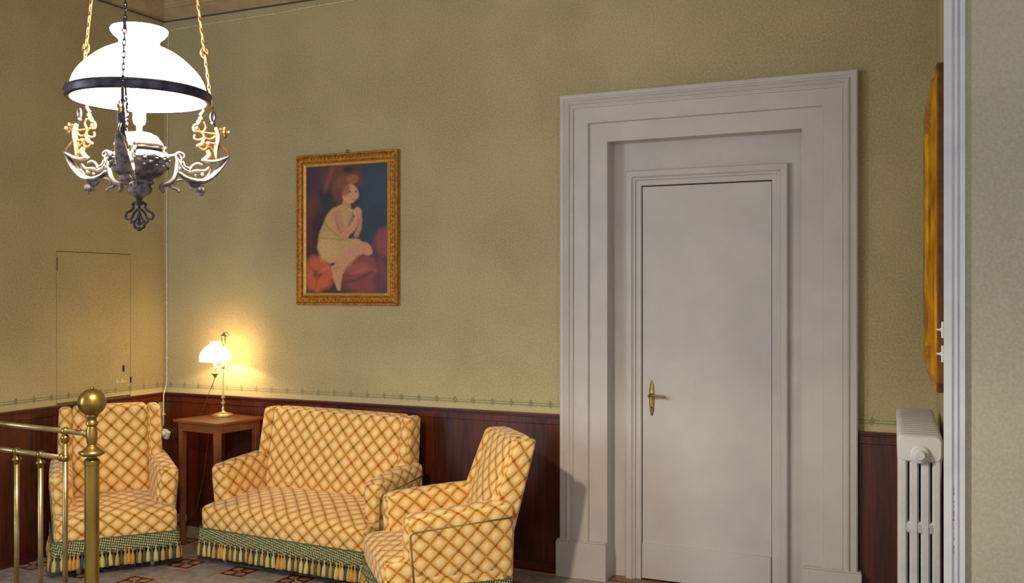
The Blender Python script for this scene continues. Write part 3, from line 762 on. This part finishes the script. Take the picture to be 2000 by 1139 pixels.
def run(pts, wd, col, soft=8, op=1.):
    dm = np.full(XX.shape, 1e9)
    for (ax, ay), (bx_, by_) in zip(pts[:-1], pts[1:]):
        tt = np.clip(((XX - ax) * (bx_ - ax) + (YY - ay) * (by_ - ay)) / ((bx_ - ax) ** 2 + (by_ - ay) ** 2 + 1e-9), 0, 1)
        dm = np.minimum(dm, np.hypot(XX - ax - tt * (bx_ - ax), YY - ay - tt * (by_ - ay)))
    a = np.clip((wd - dm) / soft + .5, 0, 1)[..., None] * op
    img[:] = img * (1 - a) + lin(col) * a
pol([(470, 160), (660, 160), (660, 700), (560, 730), (470, 640)], (40, 58, 74), 60)
ell(560, 330, 90, 160, (42, 66, 86), .9, .8); ell(600, 560, 70, 120, (34, 48, 70), .9, .8)
ell(330, 230, 130, 110, (112, 62, 60), .8, .8); run([(300, 180), (262, 290), (245, 360)], 12, (150, 84, 70), 20, .7); run([(430, 170), (470, 240), (480, 300)], 22, (96, 50, 56), 30, .8)
ell(405, 200, 35, 30, (44, 30, 40), .7, .8); ell(160, 240, 60, 110, (72, 46, 74), .9, .8)
ell(255, 420, 60, 90, (34, 52, 54), .6, .9); ell(165, 450, 55, 100, (116, 66, 52), .8, .7); ell(165, 610, 55, 110, (104, 44, 50), .8, .8)
ell(205, 620, 40, 170, (52, 32, 40), .7, .8)
ell(195, 895, 110, 120, (200, 98, 58), .35, 1); ell(200, 900, 28, 30, (110, 50, 36), .8, .8); run([(200, 900), (140, 840)], 5, (150, 66, 40), 14, .7); run([(200, 900), (190, 990)], 5, (150, 66, 40), 14, .7); run([(205, 890), (270, 850)], 5, (222, 130, 80), 14, .7)
ell(500, 900, 150, 130, (140, 62, 58), .4, 1); ell(470, 860, 80, 40, (172, 88, 76), .7, .8); run([(380, 950), (460, 940), (560, 880)], 8, (96, 38, 46), 18, .8); run([(420, 900), (520, 860), (590, 880)], 6, (182, 96, 80), 14, .6)
ell(640, 690, 70, 90, (146, 64, 68), .5, 1); run([(570, 740), (600, 860), (590, 960)], 10, (82, 36, 48), 24, .7); ell(610, 960, 50, 70, (92, 46, 62), .7, .8)
# figure
ell(378, 318, 74, 88, (132, 76, 52), .45, .95); ell(345, 370, 34, 50, (112, 62, 46), .6, .9); ell(430, 265, 44, 32, (168, 104, 64), .6, .8)
run([(390, 420), (395, 450)], 26, (196, 142, 108), 10)
pol([(360, 430), (305, 448), (262, 500), (208, 630), (196, 715), (225, 790), (285, 822), (360, 815), (470, 760), (505, 700), (470, 665), (400, 660), (410, 560), (440, 470)], (200, 160, 104), 12)
ell(270, 720, 60, 80, (214, 176, 116), .8, .7); run([(250, 560), (300, 610), (340, 640)], 5, (158, 120, 78), 12, .7); run([(216, 650), (300, 660), (390, 668)], 4, (156, 118, 76), 10, .6)
ell(420, 560, 22, 60, (176, 136, 106), .6, .7)
run([(334, 490), (345, 570), (378, 640)], 26, (200, 142, 106), 10); run([(378, 640), (430, 590), (466, 520)], 21, (208, 150, 114), 10); run([(322, 500), (330, 560), (352, 620)], 3, (150, 98, 72), 8, .6)
run([(455, 640), (475, 590), (478, 530)], 15, (188, 134, 102), 10)
ell(466, 488, 30, 40, (214, 156, 118), .25); run([(452, 470), (482, 480)], 2, (160, 104, 78), 5, .7); run([(450, 492), (484, 500)], 2, (160, 104, 78), 5, .7); run([(452, 512), (480, 518)], 2, (160, 104, 78), 5, .6)
ell(418, 362, 50, 62, (214, 156, 116), .2); ell(440, 385, 26, 30, (222, 160, 122), .7, .6); ell(385, 330, 26, 40, (142, 84, 56), .6, .8)
ell(412, 350, 8, 6, (66, 42, 36), .5, .9); ell(452, 346, 6, 5, (66, 42, 36), .5, .9); run([(436, 352), (446, 378), (438, 384)], 2, (172, 112, 84), 5, .7); ell(440, 402, 11, 4, (170, 78, 64), .5, .9)
run([(402, 338), (420, 335)], 2, (120, 72, 52), 5, .7)
run([(350, 810), (430, 760), (505, 722)], 36, (206, 150, 112), 12); ell(528, 735, 30, 38, (208, 148, 112), .3)
pol([(290, 850), (390, 770), (470, 780), (400, 850), (365, 900), (350, 1008), (332, 1008), (300, 920)], (206, 150, 110), 10)
run([(300, 866), (345, 850)], 3, (140, 88, 66), 8, .7); run([(470, 775), (410, 830), (372, 880)], 4, (150, 92, 74), 10, .7)
img *= (0.92 + .16 * vnoise(9, 8))[..., None]
cz0, cz1, cx0, cx1 = PZ0 + .077, PZ1 - .077, PX0 + .077, PX1 - .077
vs = [(cx0 + (cx1 - cx0) * i / (NW - 1), -.0235, cz0 + (cz1 - cz0) * j / (NH - 1)) for j in range(NH) for i in range(NW)]
fs = [(j * NW + i, j * NW + i + 1, (j + 1) * NW + i + 1, (j + 1) * NW + i) for j in range(NH - 1) for i in range(NW - 1)]
me = bpy.data.meshes.new('canvas'); me.from_pydata(vs, [], fs)
ca = me.color_attributes.new('paint', 'FLOAT_COLOR', 'POINT')
arr = np.ones((NH * NW, 4), dtype=np.float32); arr[:, :3] = np.clip(img, 0, 1).reshape(-1, 3); ca.data.foreach_set('color', arr.ravel())
pm = bpy.data.materials.new('oil_painting'); pm.use_nodes = True; g = G(pm)
at = g.N.new('ShaderNodeVertexColor'); at.layer_name = 'paint'; g.out(at.outputs[0]); g.N['Principled BSDF'].inputs['Roughness'].default_value = .45
geo = g.N.new('ShaderNodeNewGeometry'); g.bump(g.noise(geo.outputs['Position'], 160, 3), .2, .001)
obj('canvas', me, pm, pc)

# ------------------------------------------------------------------ brass bed end
BP = Vector((2.430, -2.830, 0)); ANG = R(180 - 6)
bed = thing('brass_bed_end', 'brass bed end with ball-topped post and spindles at the left edge', 'bed', BP, ANG)
# local x runs along the rails away from the visible post
def post(x, nm='post'):
    p = obj(nm, MB().lathe([(.026, 0), (.026, .01), (.0235, .02), (.0235, 1.035), (.026, 1.037), (.026, 1.050), (.023, 1.054), (.015, 1.060), (.015, 1.072)], (x, 0, 0), 28), 'brass', bed, smooth=True, angle=35)
    obj('flange', MB().lathe([(.014, 1.066), (.030, 1.066), (.042, 1.074), (.043, 1.080), (.030, 1.086), (.018, 1.096), (.013, 1.106)], (x, 0, 0), 28), 'brass', p, smooth=True)
    obj('neck', MB().lathe([(.013, 1.10), (.017, 1.112), (.018, 1.13), (.018, 1.155), (.014, 1.165), (.020, 1.172), (.020, 1.180), (.015, 1.186), (.016, 1.194), (.021, 1.198), (.021, 1.208), (.014, 1.212)], (x, 0, 0), 24), 'brass', p, smooth=True, angle=40)
    obj('ball_finial', MB().ball((x, 0, 1.246), .0455, seg=36, rings=24).lathe([(.003, 1.288), (.007, 1.290), (.0065, 1.296), (.003, 1.299)], (x, 0, 0), 12), 'brass', p, smooth=True)
post(0); post(1.12)
obj('top_rail', MB().tube([(.012, 0, 1.139), (1.108, 0, 1.139)], .0095, 14).lathe([(.010, 0), (.015, .004), (.015, .014), (.010, .018)], (.014, 0, 1.139), 14, 'x'), 'brass_tube', bed, smooth=True)
xs0 = .143
obj('lower_rail', MB().tube([(xs0, 0, 1.046), (1.12 - xs0, 0, 1.046)], .0095, 14).lathe([(.010, 0), (.014, .004), (.014, .012), (.010, .016)], (xs0 + .010, 0, 1.046), 14, 'x'), 'brass_tube', bed, smooth=True)
obj('bottom_rail', MB().tube([(.012, 0, .35), (1.108, 0, .35)], .0095, 14), 'brass_tube', bed, smooth=True)
for x in (xs0, 1.12 - xs0):
    sp = obj('inner_post', MB().tube([(x, 0, .35), (x, 0, 1.130)], .0088, 14), 'brass_tube', bed, smooth=True)
    for z in (1.139, 1.046): obj('knuckle', MB().ball((x, 0, z), .0145, seg=16, rings=10), 'brass', sp, smooth=True)
    obj('collar', MB().lathe([(.009, 1.098), (.014, 1.102), (.012, 1.108), (.015, 1.112), (.014, 1.120), (.009, 1.126)], (x, 0, 0), 16), 'brass', sp, smooth=True)
k = 5
for i in range(k):
    x = xs0 + (1.12 - 2 * xs0) * (i + 1) / (k + 1)
    s_ = obj('spindle', MB().tube([(x, 0, .35), (x, 0, 1.040)], .0088, 14), 'brass_tube', bed, smooth=True)
    obj('collar', MB().ball((x, 0, 1.046), .0145, seg=16, rings=10).lathe([(.009, 1.000), (.012, 1.003), (.010, 1.010), (.0165, 1.016), (.0165, 1.020), (.010, 1.024), (.010, 1.034)], (x, 0, 0), 16), 'brass', s_, smooth=True)

# ------------------------------------------------------------------ radiator
RA = Vector((4.954, -1.245, 0)); RB = Vector((4.900, -.328, 0)); RL = (RB - RA).length
rad = thing('radiator', 'white cast-iron column radiator on the right wall below the gilt mirror', 'radiator', RA, math.atan2(RB.y - RA.y, RB.x - RA.x))
nsec = 15; pitch = RL / nsec
WD = .160
def rad_section():
    mb = MB(); ht = 1.078; hb_ = .09; th = pitch * .455
    # four columns across y, joined at top, at two levels, and at the bottom
    cw = .0205; cols = [-WD / 2 + cw, -WD / 6 + cw * .33, WD / 6 - cw * .33, WD / 2 - cw]
    def rbox(x0, x1, y0, y1, z0, z1, r=.012, k=4):
        # rounded in the y-z outline and pillowed in x
        pts = []
        for cy, cz, a0 in ((y1 - r, z1 - r, 0), (y0 + r, z1 - r, 90), (y0 + r, z0 + r, 180), (y1 - r, z0 + r, 270)):
            for q in range(k + 1):
                a = R(a0 + 90 * q / k); pts.append((cy + r * math.cos(a), cz + r * math.sin(a)))
        n = len(pts); cy, cz = (y0 + y1) / 2, (z0 + z1) / 2; d = min(.007, (y1 - y0) * .3)
        vs = []
        for x, ins in ((x0, d), (x0 + (x1 - x0) * .25, 0), (x1 - (x1 - x0) * .25, 0), (x1, d)):
            for y, z in pts:
                vs.append((x, y - math.copysign(min(ins, abs(y - cy)), y - cy), z - math.copysign(min(ins, abs(z - cz)), z - cz)))
        fs = [(i * n + q, i * n + (q + 1) % n, (i + 1) * n + (q + 1) % n, (i + 1) * n + q) for i in range(3) for q in range(n)]
        fs += [tuple(range(n - 1, -1, -1)), tuple(range(3 * n, 4 * n))]
        mb.add(vs, fs)
    for c_ in cols: rbox(-th * .88, th * .88, c_ - cw * .80, c_ + cw * .80, hb_ + .02, ht - .03, .01)
    rbox(-th, th, -WD / 2, WD / 2, ht - .105, ht, .022, 5)
    rbox(-th, th, -WD / 2, WD / 2, hb_, hb_ + .09, .03)
    for z in (.725, .395): rbox(-th * .8, th * .8, -WD / 2 + .01, WD / 2 - .01, z - .023, z + .023, .01)
    return mb.mesh('section', True)
rs = rad_section(); rs.materials.append(M['radiator'])
try: rs.set_sharp_from_angle(angle=R(50))
except Exception: pass
for i in range(nsec):
    obj('section', rs, None, rad, loc=((i + .5) * pitch, 0, 0))
obj('end_plug', MB().lathe([(.034, 0), (.034, .006), (.030, .009), (.030, .013), (.019, .014), (.019, .030), (.016, .034), (.004, .034)], (0, 0, 0), 28, 'x').xform(Matrix.Scale(-1, 4, (1, 0, 0))), 'radiator', rad, smooth=True, angle=35, loc=(0, 0, 1.005))
for x in (pitch * .5, RL - pitch * .5):
    for y in (-WD / 2 + .02, WD / 2 - .02):
        obj('foot', MB().lathe([(.018, 0), (.013, .02), (.014, .10)], (x, y, 0), 10), 'radiator', rad, smooth=True)
obj('wall_bracket', MB().tube([(RL * .25, -WD / 2 - .010, .98), (RL * .25, 0, .98)], .006, 8).tube([(RL * .75, -WD / 2 - .010, .98), (RL * .75, 0, .98)], .006, 8), 'radiator', rad, smooth=True)
obj('feed_pipe', MB().tube([(RL + .005, 0, .14), (RL + .045, 0, .14), (RL + .05, 0, .12), (RL + .05, 0, 0)], .011, 10), 'radiator', rad, smooth=True)

# ------------------------------------------------------------------ gilt mirror on the right wall
mi = thing('wall_mirror', 'large gilt-framed mirror with cut corners high on the right wall', 'mirror', (RW.x, RW.y, 0), ang_r)
# local x along wall towards the camera, local y: -y points ... room side is RN
s0, s1, z0, z1 = .31, 1.35, 1.246, 2.465; cc, ch = .13, .075
octo = [(s0 + cc, z0), (s1 - .05, z0), (s1, z0 + .04), (s1, z1 - .04), (s1 - .05, z1), (s0 + cc, z1), (s0, z1 - ch), (s0, z0 + ch)]
sgn = -1.0
mp_ = [(0, sgn * .002), (0, sgn * .046), (.006, sgn * .052)]
mb = sweep_loop(octo, mp_); obj('frame_side', mb, 'mirror_side', mi)
mb = sweep_loop(octo, [(.006, sgn * .052), (.018, sgn * .060), (.030, sgn * .052), (.040, sgn * .052), (.060, sgn * .070), (.085, sgn * .064), (.095, sgn * .050), (.105, sgn * .050), (.115, sgn * .040)])
obj('frame', mb, 'mirror_gilt', mi)
gl = sweep_loop(octo, [(.113, sgn * .040)]); nn = len(octo); gl.f = []; gl.uv = []
gl.add([], []); gl.f.append(tuple(range(nn))); gl.uv.append(None)
obj('glass', gl, 'mirror', mi)
bk = sweep_loop(octo, [(.01, sgn * .002)]); bk.f = [tuple(range(nn))]; bk.uv = [None]
obj('back_board', bk, 'mirror_side', mi)

# two switches on the jamb beside the trim
for z, lab in ((1.493, 'white lever switch on the trim edge, upper of two, over the mirror'), (1.413, 'white lever switch on the trim edge, lower of two, over the mirror')):
    sw = thing('lever_switch', lab, 'switch', (5.043, -1.69, z), group='lever switches on the door jamb')
    obj('plate', MB().box(-.008, 0, -.026, .026, -.027, .027), 'white', sw, bevel=.003)
    obj('lever', MB().tube([(-.007, -.004, 0), (-.016, -.008, 0), (-.023, -.010, .001)], [.0045, .003, .0025], 8).ball((-.010, -.004, 0), .006, seg=10, rings=6), 'white', sw, smooth=True)

# ------------------------------------------------------------------ pendant lamp
pn = thing('pendant_lamp', 'lit hanging oil lamp with white opal dome and scrolled dark metal arms', 'chandelier', (PEND[0], PEND[1], 0), YAW + R(-2))
sh = [(.168, 2.137), (.171, 2.150), (.169, 2.165), (.163, 2.182), (.155, 2.196), (.145, 2.209), (.130, 2.224), (.112, 2.240), (.092, 2.254), (.072, 2.264), (.060, 2.268), (.055, 2.270), (.053, 2.276), (.050, 2.279),
      (.051, 2.284), (.056, 2.292), (.066, 2.300), (.072, 2.308), (.073, 2.314), (.071, 2.317)]
ins_ = [(r - .0035, z - .002) for r, z in reversed(sh)]
obj('shade', MB().lathe(sh + ins_ + [sh[0]], seg=64, caps=False), 'shade', pn, smooth=True)
obj('shade_ring', MB().lathe([(.170, 2.126), (.178, 2.124), (.184, 2.130), (.182, 2.137), (.186, 2.143), (.182, 2.151), (.174, 2.154), (.171, 2.150), (.170, 2.126)], seg=64, caps=False), 'dark_or_backlit_metal', pn, smooth=True)
hol = obj('lamp_holder', MB().lathe([(.007, 2.044), (.008, 2.060), (.014, 2.064), (.0165, 2.072), (.0165, 2.084), (.015, 2.086), (.0165, 2.090), (.0165, 2.100)], seg=20), 'porcelain', pn, smooth=True)
obj('bulb', MB().lathe([(.010, 2.099), (.013, 2.110), (.018, 2.122), (.024, 2.134)], seg=20, caps=False).ball((0, 0, 2.150), .0285, seg=20, rings=12), 'bulb', hol, smooth=True)
cpn = obj('font_cap', MB().lathe([(.005, 2.046), (.012, 2.044), (.022, 2.040), (.030, 2.040), (.036, 2.036), (.046, 2.032), (.052, 2.024), (.058, 2.016), (.062, 2.010), (.062, 2.006), (.055, 2.004)], seg=36, wob=lambda a: .03 * math.cos(9 * a)), 'dust', pn, smooth=True)
fb = MB().lathe([(.055, 2.006), (.060, 2.003), (.060, 1.998), (.050, 1.996), (.052, 1.993), (.062, 1.989), (.070, 1.981), (.074, 1.970), (.073, 1.958), (.069, 1.945), (.060, 1.933), (.048, 1.925), (.036, 1.921), (.033, 1.916), (.037, 1.912), (.037, 1.907),
                 (.030, 1.904), (.030, 1.898), (.033, 1.893), (.031, 1.885), (.026, 1.879), (.017, 1.873), (.010, 1.868), (.006, 1.862), (.010, 1.858), (.011, 1.852), (.005, 1.848)], seg=40)
fo = obj('font_bowl', fb, 'bronze', pn, smooth=True, angle=60)
rl = MB()
for q in range(8):
    a = 2 * PI * q / 8
    for dz, rr_, s_ in ((1.974, .0735, .009), (1.957, .073, .007)):
        for da in (-.22, 0, .22):
            an = a + da; rl.ball((math.cos(an) * rr_, math.sin(an) * rr_, dz - abs(da) * .03), s_ * (1 if da == 0 else .7), 1, 1, .7 if da else 1.1, seg=8, rings=6)
    rl.tube([(math.cos(a + t_) * .0745, math.sin(a + t_) * .0745, 1.984 - .012 * math.sin(t_ / .785 * PI)) for t_ in [.785 * v / 8 for v in range(9)]], .002, 5)
tag(obj('relief_band', rl, 'bronze', fo, smooth=True), kind='stuff')
def zc(X, Y): return ((X - 702) * .000334, 2.122 - Y * .000334)
fin = MB()
for s in (-1, 1):
    for path, rr_ in (([(702, 790), (735, 795), (752, 815), (748, 835), (765, 858), (800, 875), (818, 900), (805, 925), (780, 930), (760, 915), (745, 880), (722, 855), (702, 850)], .0036),
                      ([(780, 930), (762, 948), (740, 945), (722, 925), (712, 895), (702, 880)], .0032),
                      ([(755, 948), (742, 975), (735, 995), (715, 1005), (702, 1008)], .0036), ([(735, 948), (715, 965), (702, 975)], .0026)):
        pts = []
        for X, Y in path:
            x, z = zc(X, Y); pts.append((s * x, 0, z))
        fin.tube(pts, rr_, 7)
    for X, Y in ((812, 905), (765, 948), (740, 985), (752, 812)):
        x, z = zc(X, Y); fin.ball((s * x, 0, z), .0048, seg=8, rings=6)
fin.tube([(0, 0, 1.862), (0, 0, 1.80)], .0036, 7).ball((0, 0, 1.786), .006, seg=8, rings=6)
obj('pierced_finial', fin, 'dark_or_backlit_metal', pn, smooth=True)

def A(X, Y): return ((X - 702) * .000350, 2.122 - Y * .000334)
def cr(pts, n=5):
    """Catmull-Rom through points"""
    out = []; P = [pts[0]] + list(pts) + [pts[-1]]
    for i in range(1, len(P) - 2):
        for q in range(n):
            t_ = q / n; o = []
            for d in range(len(P[0])):
                p0, p1, p2, p3 = P[i - 1][d], P[i][d], P[i + 1][d], P[i + 2][d]
                o.append(.5 * (2 * p1 + (p2 - p0) * t_ + (2 * p0 - 5 * p1 + 4 * p2 - p3) * t_ ** 2 + (3 * p1 - p0 - 3 * p2 + p3) * t_ ** 3))
            out.append(tuple(o))
    out.append(tuple(pts[-1])); return out
def strand(mb, path, r0, r1=None, yo=0, flat=1.0, mid=None):
    pts = [(A(*p)[0], yo, A(*p)[1]) for p in path]; pts = cr(pts, 4); n = len(pts); r1 = r0 if r1 is None else r1
    rad_ = []
    for i in range(n):
        t_ = i / (n - 1); r_ = r0 + (r1 - r0) * t_
        if mid: r_ += (mid - (r0 + r1) / 2) * math.sin(PI * t_)
        rad_.append(r_)
    mb.tube(pts, rad_, 7, flat=flat)
def arm(rot):
    e = MB()
    strand(e, [(1428, 358), (1395, 400), (1350, 460), (1300, 520), (1240, 570), (1180, 592), (1110, 588), (1050, 565), (1010, 530)], .0022, .0035, mid=.0075, flat=2.5)
    strand(e, [(1428, 356), (1370, 388), (1300, 418), (1240, 422), (1195, 408)], .0020, .003, mid=.0060, flat=2.4)
    strand(e, [(895, 395), (935, 405), (975, 395), (1005, 372), (1040, 380), (1048, 405), (1025, 415)], .005, .003)
    strand(e, [(975, 395), (992, 440), (990, 520), (965, 590), (925, 630), (880, 645), (872, 675), (888, 690)], .0045, .0055, mid=.0065)
    strand(e, [(925, 630), (950, 660), (985, 668), (1005, 685)], .004, .003)
    strand(e, [(1000, 420), (1035, 490), (1090, 520), (1150, 505), (1215, 500), (1262, 460)], .003, .003, mid=.0045)
    strand(e, [(1040, 440), (1060, 480), (1100, 490), (1120, 465), (1160, 445), (1200, 460)], .0028, .0028, mid=.0036)
    strand(e, [(1010, 380), (1030, 430), (1015, 470), (1000, 500)], .003, .003)
    strand(e, [(1260, 460), (1250, 520), (1215, 560), (1190, 590)], .003, .0035)
    strand(e, [(970, 640), (985, 605), (1030, 590), (1080, 600), (1115, 635), (1150, 640)], .0032, .004)
    strand(e, [(1060, 595), (1100, 610), (1150, 620), (1200, 600), (1225, 590)], .0028, .003)
    strand(e, [(1270, 560), (1262, 530), (1275, 515)], .003, .002)
    strand(e, [(905, 340), (885, 362), (895, 395)], .004, .004)
    for X, Y, q in ((1195, 530, .006), (1140, 545, .004), (1012, 500, .006), (1098, 500, .005), (1300, 500, .006), (1005, 685, .005), (882, 690, .006), (1110, 655, .004)):
        x, z = A(X, Y); e.ball((x, 0, z), q, seg=8, rings=6)
    # fixing to the bowl
    e.tube([(.058, 0, 1.999), (A(905, 0)[0], 0, A(0, 398)[1])], .006, 8)
    a = obj('arm', e, 'arm', pn, smooth=True, rot=(0, 0, rot))
    # flower bud
    b = MB(); x, z = A(1178, 650)
    b.ball((x, 0, z), .0125, 1, 1, .85, seg=12, rings=8).ball((x + .003, 0, z - .014), .007, seg=10, rings=6)
    for q in range(6):
        an = 2 * PI * q / 6; b.ball((x + math.cos(an) * .010, math.sin(an) * .010, z - .004), .0062, 1, 1, 1.3, seg=8, rings=6)
    obj('flower_bud', b, 'arm', a, smooth=True)
    # upper scrollwork, gilt on the side arms, painted backlit-dark on the front one
    u = MB()
    strand(u, [(1178, 60), (1172, 95), (1160, 120), (1135, 130), (1122, 155), (1135, 180), (1160, 175), (1168, 155)], .004, .0025)
    strand(u, [(1160, 175), (1190, 185), (1212, 215), (1190, 240), (1150, 250), (1130, 235), (1135, 210)], .0038, .0025)
    strand(u, [(1190, 240), (1215, 265), (1235, 300), (1210, 325), (1180, 315), (1165, 290), (1185, 280)], .0038, .0025)
    strand(u, [(1150, 300), (1190, 290), (1240, 265), (1290, 270), (1330, 250)], .0035, .0040)
    strand(u, [(1205, 182), (1260, 186), (1312, 184)], .0030, .0030)
    strand(u, [(1305, 130), (1322, 180), (1325, 240), (1310, 300), (1305, 400)], .0035, .0035, mid=.0058, flat=1.8)
    strand(u, [(1235, 330), (1255, 365), (1225, 400), (1205, 415)], .0055, .004, mid=.0075)
    strand(u, [(1325, 240), (1350, 280), (1385, 310), (1420, 350)], .004, .003)
    strand(u, [(1205, 95), (1225, 130), (1215, 160), (1200, 182)], .003, .003)
    strand(u, [(1205, 215), (1245, 235), (1280, 225), (1300, 200)], .0026, .0026)
    strand(u, [(1225, 290), (1262, 300), (1290, 330), (1300, 360)], .0026, .0026)
    for X, Y, q in ((1168, 100, .007), (1186, 70, .006), (1150, 155, .006), (1200, 270, .007), (1320, 300, .007), (1312, 185, .006), (1245, 270, .006), (1215, 240, .005)):
        x, z = A(X, Y); u.ball((x, 0, z), q, seg=8, rings=6)
    # bridge to the shade ring
    u.tube([(A(1178, 0)[0], 0, 2.108), (.176, 0, 2.118), (.177, 0, 2.128)], .0045, 7)
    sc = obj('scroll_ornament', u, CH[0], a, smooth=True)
    f = MB(); x, z = A(1372, 165)
    for q in range(5):
        an = 2 * PI * q / 5; f.ball((x + math.cos(an) * .010, 0, z + math.sin(an) * .010), .0068, 1, .5, 1, seg=8, rings=6)
    f.ball((x, -.002, z), .005, seg=8, rings=6).tube([(x + .012, 0, z + .002), (x + .022, 0, z - .001)], [.006, .001], 7)
    obj('rosette', f, 'gilt_scroll', a, smooth=True)
    # ring for the chain
    r_ = MB(); x, z = A(1280, 45)
    r_.tube([(x + .006 * math.cos(t_), 0, z + .013 * math.sin(t_)) for t_ in [2 * PI * v / 14 for v in range(14)]], .0035, 7, closed=True)
    r_.tube([(x, 0, z - .014), (A(1300, 140)[0], 0, A(0, 130)[1])], .004, 7).ball((x, 0, z - .018), .0065, seg=8, rings=6)
    obj('chain_hook', r_, 'dark_or_backlit_metal', a, smooth=True)
    # chain up to the ceiling cap
    c_ = MB(); x0_, z0_ = x, z + .012; top = (.035, 3.30)
    L = math.hypot(top[0] - x0_, top[1] - z0_); dx, dz = (top[0] - x0_) / L, (top[1] - z0_) / L
    k = int(L / .0155)
    for i in range(k):
        d = (i + .5) * L / k; px, pz = x0_ + dx * d, z0_ + dz * d; hl = L / k * .72; hw = .0036
        for_node = (i % 15) in (9, 10) 
        ring = []
        for v in range(8):
            t_ = 2 * PI * v / 8; lx, lz = math.cos(t_) * (hw if not for_node else hw * 1.3), math.sin(t_) * hl
            if i % 2 == 0: p = (px + dx * lz + lx * dz, 0, pz + dz * lz - lx * dx)
            else: p = (px + dx * lz, lx, pz + dz * lz)
            ring.append(p)
        c_.tube(ring, .0016, 5, closed=True)
        if i % 15 == 10:
            for ox, oz in ((.009, 0), (-.009, 0), (0, .011), (0, -.011)):
                c_.ball((px + ox * dz + oz * dx, 0, pz + oz * dz - ox * dx), .0048, 1, .6, 1, seg=8, rings=6)
            c_.tube([(px + .011 * math.cos(2 * PI * v / 12), 0, pz + .014 * math.sin(2 * PI * v / 12)) for v in range(12)], .0022, 5, closed=True)
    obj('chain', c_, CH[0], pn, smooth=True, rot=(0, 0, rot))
for rot, cm in ((R(42), 'gilt_scroll'), (R(162), 'gilt_scroll'), (R(-78), 'dark_or_backlit_metal')):  # front scroll and chain coloured dark to paint in their backlighting
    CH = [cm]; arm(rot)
obj('ceiling_cap', MB().lathe([(.006, 3.28), (.04, 3.30), (.045, 3.31), (.010, 3.33), (.010, 3.56), (.06, 3.59), (.07, 3.615), (.07, H)], seg=24), 'bronze', pn, smooth=True)
